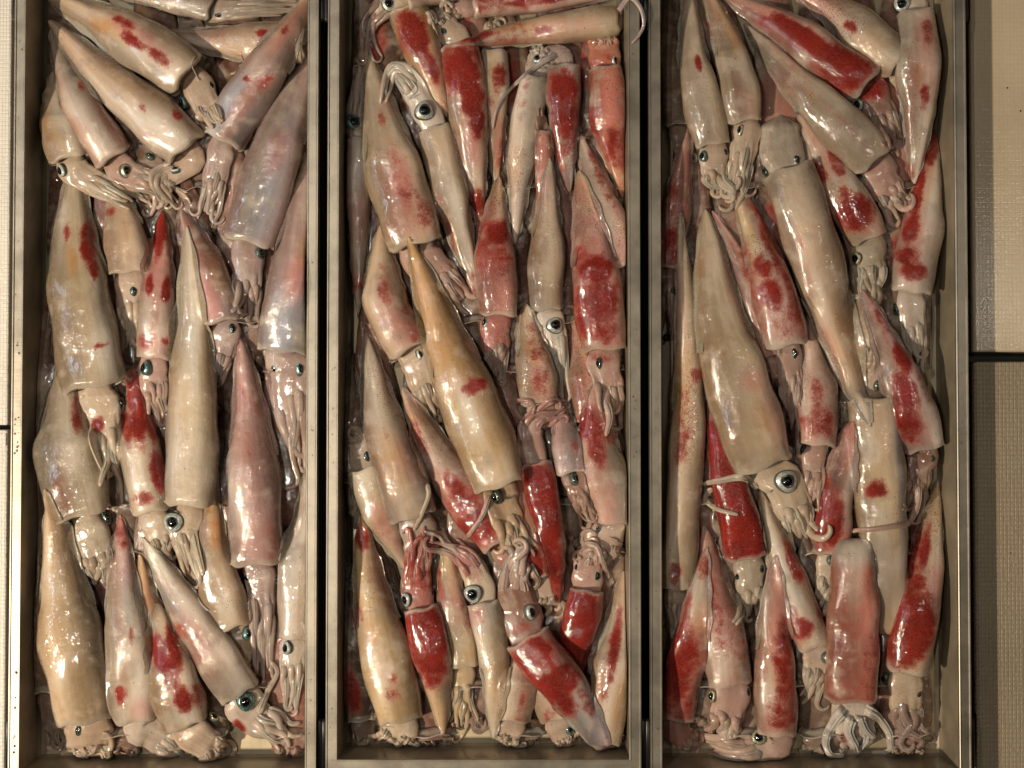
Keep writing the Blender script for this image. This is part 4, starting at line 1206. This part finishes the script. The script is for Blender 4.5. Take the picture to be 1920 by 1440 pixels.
T = 3
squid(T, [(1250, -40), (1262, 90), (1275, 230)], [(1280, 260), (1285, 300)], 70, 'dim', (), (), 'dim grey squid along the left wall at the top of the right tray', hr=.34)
squid(T, [(1292, 235), (1272, 370), (1252, 500)], [(1258, 540), (1250, 640)], 66, 'brown', [('r', 1255, 470, 40, 14, .9), ('p', 1280, 330, 60, 12, .4), ('r', 1262, 370, 40, 10, .5)], [(1265, 545, 10, 45, 'dark'), (1248, 632, 10, 45, 'dark')], 'dark red brown squid at the left wall above the very long speckled one')
squid(T, [(1600, 470), (1622, 570), (1640, 680)], [(1640, 720), (1640, 760)], 80, 'tan', (), (), 'tan squid barely showing between the long pale one and the dark red lilac one')
squid(T, [(1480, -30), (1580, 30), (1680, 118)], [(1695, 135), (1720, 170)], 102, 'cream', [('r', 1595, 50, 14, 9, .7), ('o', 1625, 90, 24, 8, .5), ('p', 1560, 20, 40, 22, .5), ('d', 1570, 30, 60, 40, 1), ('w', 1560, 40, 40, 14, .4)], [(1462, 4, 12, 40, 'gold')], 'cream mottled squid at the top of the right tray above the long red one', dots=.5, arms=4)
squid(T, [(1660, 1190), (1655, 1000), (1638, 752)], [(1645, 720), (1640, 650)], 104, 'cream', [('r', 1645, 918, 13, 18, .95), ('y', 1640, 930, 90, 34, .5), ('b', 1690, 900, 140, 6, .7), ('w', 1620, 800, 60, 12, .4), ('g', 1650, 1080, 60, 40, .4)], [(1652, 722, 15, 50, 'dark')], 'pale yellowish squid with one red spot and a squared upper edge in the right tray', blunt=True, hw=.6, fins=0)
squid(T, [(1320, 985), (1345, 1140), (1368, 1278)], [(1370, 1310), (1350, 1400)], 100, 'pink', [('r', 1340, 1160, 90, 14, .4), ('p', 1330, 1100, 120, 40, .6), ('w', 1345, 1240, 36, 18, .6), ('r', 1390, 1215, 20, 12, .4)], [(1335, 1305, 15, 45, 'gold'), (1406, 1300, 13, 60, 'dark')], 'dull pink squid in the lower left of the right tray behind two red ones', hw=.85, curl=0.84)
squid(T, [(1275, 400), (1292, 720), (1270, 1100)], [(1268, 1130), (1265, 1190)], 78, 'cream', [('d', 1290, 780, 110, 22, 1), ('r', 1306, 705, 14, 9, .8), ('r', 1285, 800, 60, 14, .45), ('r', 1275, 850, 16, 10, .6), ('r', 1265, 1076, 11, 11, 1), ('p', 1260, 560, 80, 20, .4)], (), 'very long cream squid with a trail of red specks, right tray\'s left side', fins=.2)
squid(T, [(1335, 395), (1392, 500), (1442, 665)], [(1445, 700), (1450, 730)], 56, 'pink', [('w', 1385, 480, 60, 10, .5), ('p', 1430, 620, 50, 12, .5)], (), 'thin pinkish translucent squid beside the big cream one in the right tray', arms=3)
squid(T, [(1332, 745), (1365, 890), (1400, 1042)], [(1405, 1080), (1400, 1165)], 90, 'rose', [('r', 1385, 960, 100, 60, 1), ('r', 1350, 850, 60, 40, 1), ('w', 1330, 800, 30, 20, .6), ('r', 1400, 1010, 40, 50, 1)], [(1380, 1080, 15, 55, 'dark'), (1432, 1066, 13, 60, 'dark')], 'vivid scarlet squid below the big cream one in the right tray', hw=.75, headtint='olive', fins=.4)
squid(T, [(1590, 790), (1568, 920), (1558, 1035)], [(1556, 1065), (1540, 1150)], 82, 'rose', [('r', 1550, 975, 46, 30, .9), ('r', 1540, 920, 30, 14, .8), ('g', 1585, 870, 60, 20, .8), ('w', 1590, 930, 60, 8, .7), ('p', 1560, 1010, 20, 30, .5)], [(1564, 1052, 15, 50, 'dark')], 'red and grey squid just above the salmon dotted one in the right tray', hw=.75, headtint='cream')
squid(T, [(1510, 590), (1532, 720), (1532, 830)], [(1526, 860), (1525, 960)], 88, 'pink', [('w', 1515, 720, 60, 18, .6), ('r', 1550, 790, 26, 12, .6), ('r', 1530, 750, 40, 12, .5), ('r', 1520, 800, 20, 26, .45)], [(1502, 842, 14, 55, 'dark'), (1556, 845, 14, 50, 'teal')], 'pinkish white squid with red brush marks in the middle of the right tray', hw=.62)
squid(T, [(1375, 330), (1430, 480), (1475, 645)], [(1480, 685), (1485, 800)], 96, 'pink', [('r', 1440, 425, 90, 14, .7), ('r', 1430, 500, 22, 14, .8), ('r', 1445, 550, 28, 20, .9), ('p', 1460, 590, 40, 40, .8), ('r', 1470, 600, 30, 30, .4), ('y', 1405, 450, 80, 14, .8), ('w', 1475, 640, 14, 34, .7), ('d', 1415, 465, 30, 18, 1), ('r', 1480, 530, 90, 10, .6)], [(1495, 662, 14, 55, 'dark')], 'pink and yellow squid with crimson patches left of the long pale one, right tray', hw=.62)
squid(T, [(1752, 243), (1735, 390), (1708, 545)], [(1710, 580), (1720, 700)], 94, 'white', [('r', 1722, 345, 90, 9, 1), ('r', 1708, 425, 30, 14, .9), ('r', 1745, 275, 34, 12, .95), ('r', 1700, 480, 18, 22, .7), ('r', 1712, 508, 16, 22, .9), ('p', 1710, 450, 60, 30, .6)], [(1676, 580, 14, 55, 'dark'), (1738, 570, 10, 60, 'dark')], 'white squid with red streaks along the right side of the right tray, upper half', hw=.68, fins=.6)
squid(T, [(1712, 345), (1722, 200), (1716, 28)], [(1705, 5), (1690, -40)], 94, 'white', [('r', 1740, 62, 26, 10, .5), ('p', 1735, 60, 30, 18, .6), ('r', 1734, 178, 22, 8, .75), ('o', 1720, 142, 18, 9, .9), ('d', 1700, 230, 60, 30, .9), ('r', 1700, 325, 20, 12, .6), ('w', 1695, 80, 60, 14, .7)], [(1690, 8, 19, 15, 'silver')], 'white squid hanging from the top right of the right tray with an orange stain', hw=.75, fins=.6)
squid(T, [(1496, 215), (1560, 330), (1628, 445)], [(1628, 482), (1640, 570)], 94, 'cream', [('r', 1603, 400, 30, 32, 1), ('r', 1535, 325, 22, 12, .9), ('r', 1570, 310, 26, 10, .7), ('r', 1590, 370, 26, 10, .7), ('p', 1555, 370, 26, 12, .6), ('w', 1560, 350, 26, 14, .5), ('b', 1600, 350, 60, 10, .4), ('d', 1540, 280, 60, 40, .6)], [(1605, 485, 17, 40, 'gold'), (1664, 462, 13, 60, 'dark')], 'cream squid with large dotted red patch before its head, right tray, upper right', hw=.85, dots=.4, headtint='olive')
squid(T, [(1395, 45), (1500, 160), (1636, 300)], [(1650, 332), (1692, 400)], 102, 'cream', [('w', 1570, 260, 90, 20, .6), ('g', 1440, 100, 60, 30, .6), ('g', 1600, 230, 80, 14, .5), ('d', 1515, 190, 14, 14, 1), ('p', 1580, 230, 80, 5, .4)], [(1608, 334, 21, 20, 'gold')], 'greyish cream squid slanting under the long red one, golden eye, right tray', hw=.82, curl=0.42, dots=.15, headtint='pink')
squid(T, [(1345, -15), (1480, 58), (1618, 160)], [(1640, 190), (1685, 290)], 96, 'pink', [('r', 1520, 80, 60, 18, 1), ('r', 1575, 125, 48, 34, 1), ('r', 1480, 50, 40, 14, .9), ('r', 1440, 42, 20, 10, .7), ('w', 1515, 108, 24, 10, .7), ('p', 1450, 50, 60, 30, .6), ('g', 1600, 110, 60, 8, .4), ('r', 1600, 120, 50, 40, .7)], [(1608, 196, 17, 35, 'silver')], 'long deep red squid slanting across the top of the right tray', hw=.8, dots=.5, hmarks=[('r', 1638, 165, 20, 26, .9)], headtint='brown', curl=0.28)
squid(T, [(1425, 915), (1468, 1055), (1525, 1208)], [(1532, 1235), (1520, 1320)], 80, 'cream', [('r', 1488, 1055, 45, 10, .75), ('r', 1505, 1178, 17, 17, .95), ('w', 1480, 1110, 40, 16, .8), ('r', 1540, 1150, 16, 6, .5), ('p', 1530, 1130, 40, 14, .4)], [(1551, 1233, 15, 40, 'silver')], 'cream squid with dotted red spot by its mantle edge, right tray, lower middle', hw=.85, dots=.35)
squid(T, [(1452, 1040), (1450, 1200), (1456, 1372)], [(1442, 1395), (1385, 1412), (1300, 1400)], 90, 'pink', [('r', 1470, 1240, 80, 16, .7), ('r', 1465, 1340, 30, 26, .6), ('p', 1450, 1180, 120, 34, .5), ('y', 1435, 1170, 80, 12, .5), ('r', 1480, 1300, 50, 12, .6), ('w', 1440, 1310, 30, 16, .6)], [(1422, 1382, 18, 15, 'gold')], 'pink squid with its golden eyed head bent left at the bottom of the right tray', hw=.95, curl=0.42, blunt=False, spread=.7, fins=.3)
squid(T, [(1325, 1025), (1302, 1160), (1268, 1345)], [(1275, 1375), (1310, 1400)], 82, 'rose', [('r', 1275, 1250, 70, 26, .85), ('w', 1300, 1130, 60, 9, .9), ('r', 1285, 1160, 60, 8, .5), ('r', 1320, 1065, 22, 12, .6), ('r', 1270, 1320, 30, 30, .5)], (), 'dark red squid with a white streak in the lower left corner of the right tray', hw=.75)
squid(T, [(1757, 900), (1733, 1070), (1700, 1255)], [(1698, 1295), (1705, 1400)], 98, 'tan', [('r', 1712, 1175, 60, 40, 1), ('r', 1705, 1100, 40, 26, .8), ('r', 1735, 1030, 40, 8, .8), ('r', 1710, 1030, 60, 16, .7), ('w', 1752, 1080, 80, 8, .7), ('r', 1690, 1215, 36, 30, .9), ('d', 1740, 960, 60, 40, 1)], [(1655, 1272, 14, 50, 'dark'), (1727, 1300, 13, 60, 'dark')], 'tan squid turning deep red at its mantle, lower right of the right tray', hw=.75, curl=1.40, spread=0.86, dots=.6, headtint='tan', armtint='brown', fins=.5)
squid(T, [(1600, 1008), (1600, 1150), (1596, 1308)], [(1600, 1345), (1605, 1430)], 104, 'salmon', [('w', 1600, 1015, 40, 60, 1), ('p', 1600, 1180, 100, 60, .55), ('r', 1600, 1290, 8, 60, .3), ('p', 1570, 1280, 40, 20, .5), ('y', 1560, 1150, 60, 6, .3)], [(1640, 1330, 12, 60, 'dark')], 'salmon squid covered in fine dots with torn white blunt tail, right tray', blunt=True, hw=.85, headtint='white', armtint='white', dots=.4, fins=0, curl=0.56, hl=60, arms=3, hmarks=[('r', 1583, 1385, 18, 6, .5)],
      tent=[([(1586, 1325), (1566, 1350), (1548, 1385), (1556, 1414), (1584, 1420)], 26, 9), ([(1615, 1325), (1645, 1345), (1667, 1378), (1660, 1408), (1634, 1414)], 25, 8), ([(1596, 1340), (1590, 1370), (1602, 1396), (1612, 1418)], 26, 12), ([(1608, 1340), (1622, 1368), (1642, 1386)], 24, 9)])
squid(T, [(1612, 545), (1668, 665), (1732, 838)], [(1722, 872), (1705, 975)], 98, 'lilac', [('r', 1698, 740, 34, 20, 1), ('r', 1692, 670, 26, 13, .9), ('r', 1700, 790, 34, 26, .75), ('w', 1640, 640, 60, 12, .7), ('w', 1755, 790, 60, 12, .7), ('p', 1660, 640, 60, 26, .4), ('r', 1735, 720, 36, 10, .5), ('w', 1760, 820, 20, 14, .7)], [(1696, 868, 14, 50, 'dark'), (1752, 862, 12, 60, 'dark')], 'dark red and lilac squid with white cornered mantle, right tray, right side', hw=.68, dots=.4, headtint='brown', tent=[([(1722, 905), (1718, 950), (1702, 978), (1665, 988), (1600, 998)], 14, 9, None, 'pink')])
squid(T, [(1622, 800), (1565, 600), (1480, 322)], [(1465, 285), (1462, 215)], 118, 'cream', [('w', 1480, 360, 60, 40, .3), ('w', 1612, 760, 60, 30, .8), ('g', 1465, 330, 30, 50, .3), ('w', 1570, 660, 120, 12, .6), ('r', 1502, 455, 12, 6, .4), ('p', 1500, 480, 60, 10, .4), ('d', 1540, 460, 70, 30, .25), ('g', 1600, 760, 60, 14, .4), ('b', 1480, 430, 110, 5, .4)], [(1430, 322, 14, 55, 'dark'), (1498, 296, 13, 60, 'dark')], 'long pale squid pointing down the right tray\'s centre, head a grey dome', hw=.80, headtint='grey', curl=0.14, spread=0.65, fins=.9, hl=84, arms=0)
squid(T, [(1318, -40), (1370, 100), (1396, 226)], [(1398, 255), (1372, 395)], 82, 'cream', [('w', 1350, 90, 70, 14, .5), ('g', 1385, 130, 60, 14, .5), ('d', 1345, 60, 40, 20, .9), ('r', 1325, 50, 30, 6, .6), ('p', 1395, 180, 50, 12, .4)], [(1383, 243, 15, 50, 'gold')], 'cream squid near the right tray\'s top, arms trailing down to a dark tip', hw=.8, curl=0.56, spread=0.65)
squid(T, [(1288, -40), (1302, 120), (1335, 270)], [(1338, 305), (1345, 372)], 82, 'cream', [('r', 1310, 120, 16, 5, .8), ('y', 1320, 180, 90, 20, .4), ('g', 1340, 100, 60, 12, .4), ('w', 1320, 230, 40, 16, .4)], [(1318, 293, 13, 45, 'teal'), (1364, 286, 12, 60, 'dark')], 'cream squid with one tiny red dash at the upper left of the right tray', hw=.8, curl=1.40, spread=0.79)
squid(T, [(1322, 392), (1355, 620), (1432, 868)], [(1468, 905), (1515, 1025)], 142, 'cream', [('y', 1380, 700, 180, 40, .35), ('p', 1460, 780, 70, 24, .5), ('p', 1370, 520, 50, 10, .5), ('w', 1340, 520, 90, 20, .4), ('g', 1430, 860, 16, 70, .3)], [(1474, 902, 27, 8, 'silver')], 'biggest cream squid in the left half of the right tray with a large silver eye', hw=.62, curl=0.35, spread=.8, headtint='cream', fins=.8, hl=95,
      tent=[([(1425, 915), (1395, 895), (1355, 900), (1318, 908)], 20, 9), ([(1335, 915), (1322, 935), (1345, 955), (1385, 965)], 12, 7)])
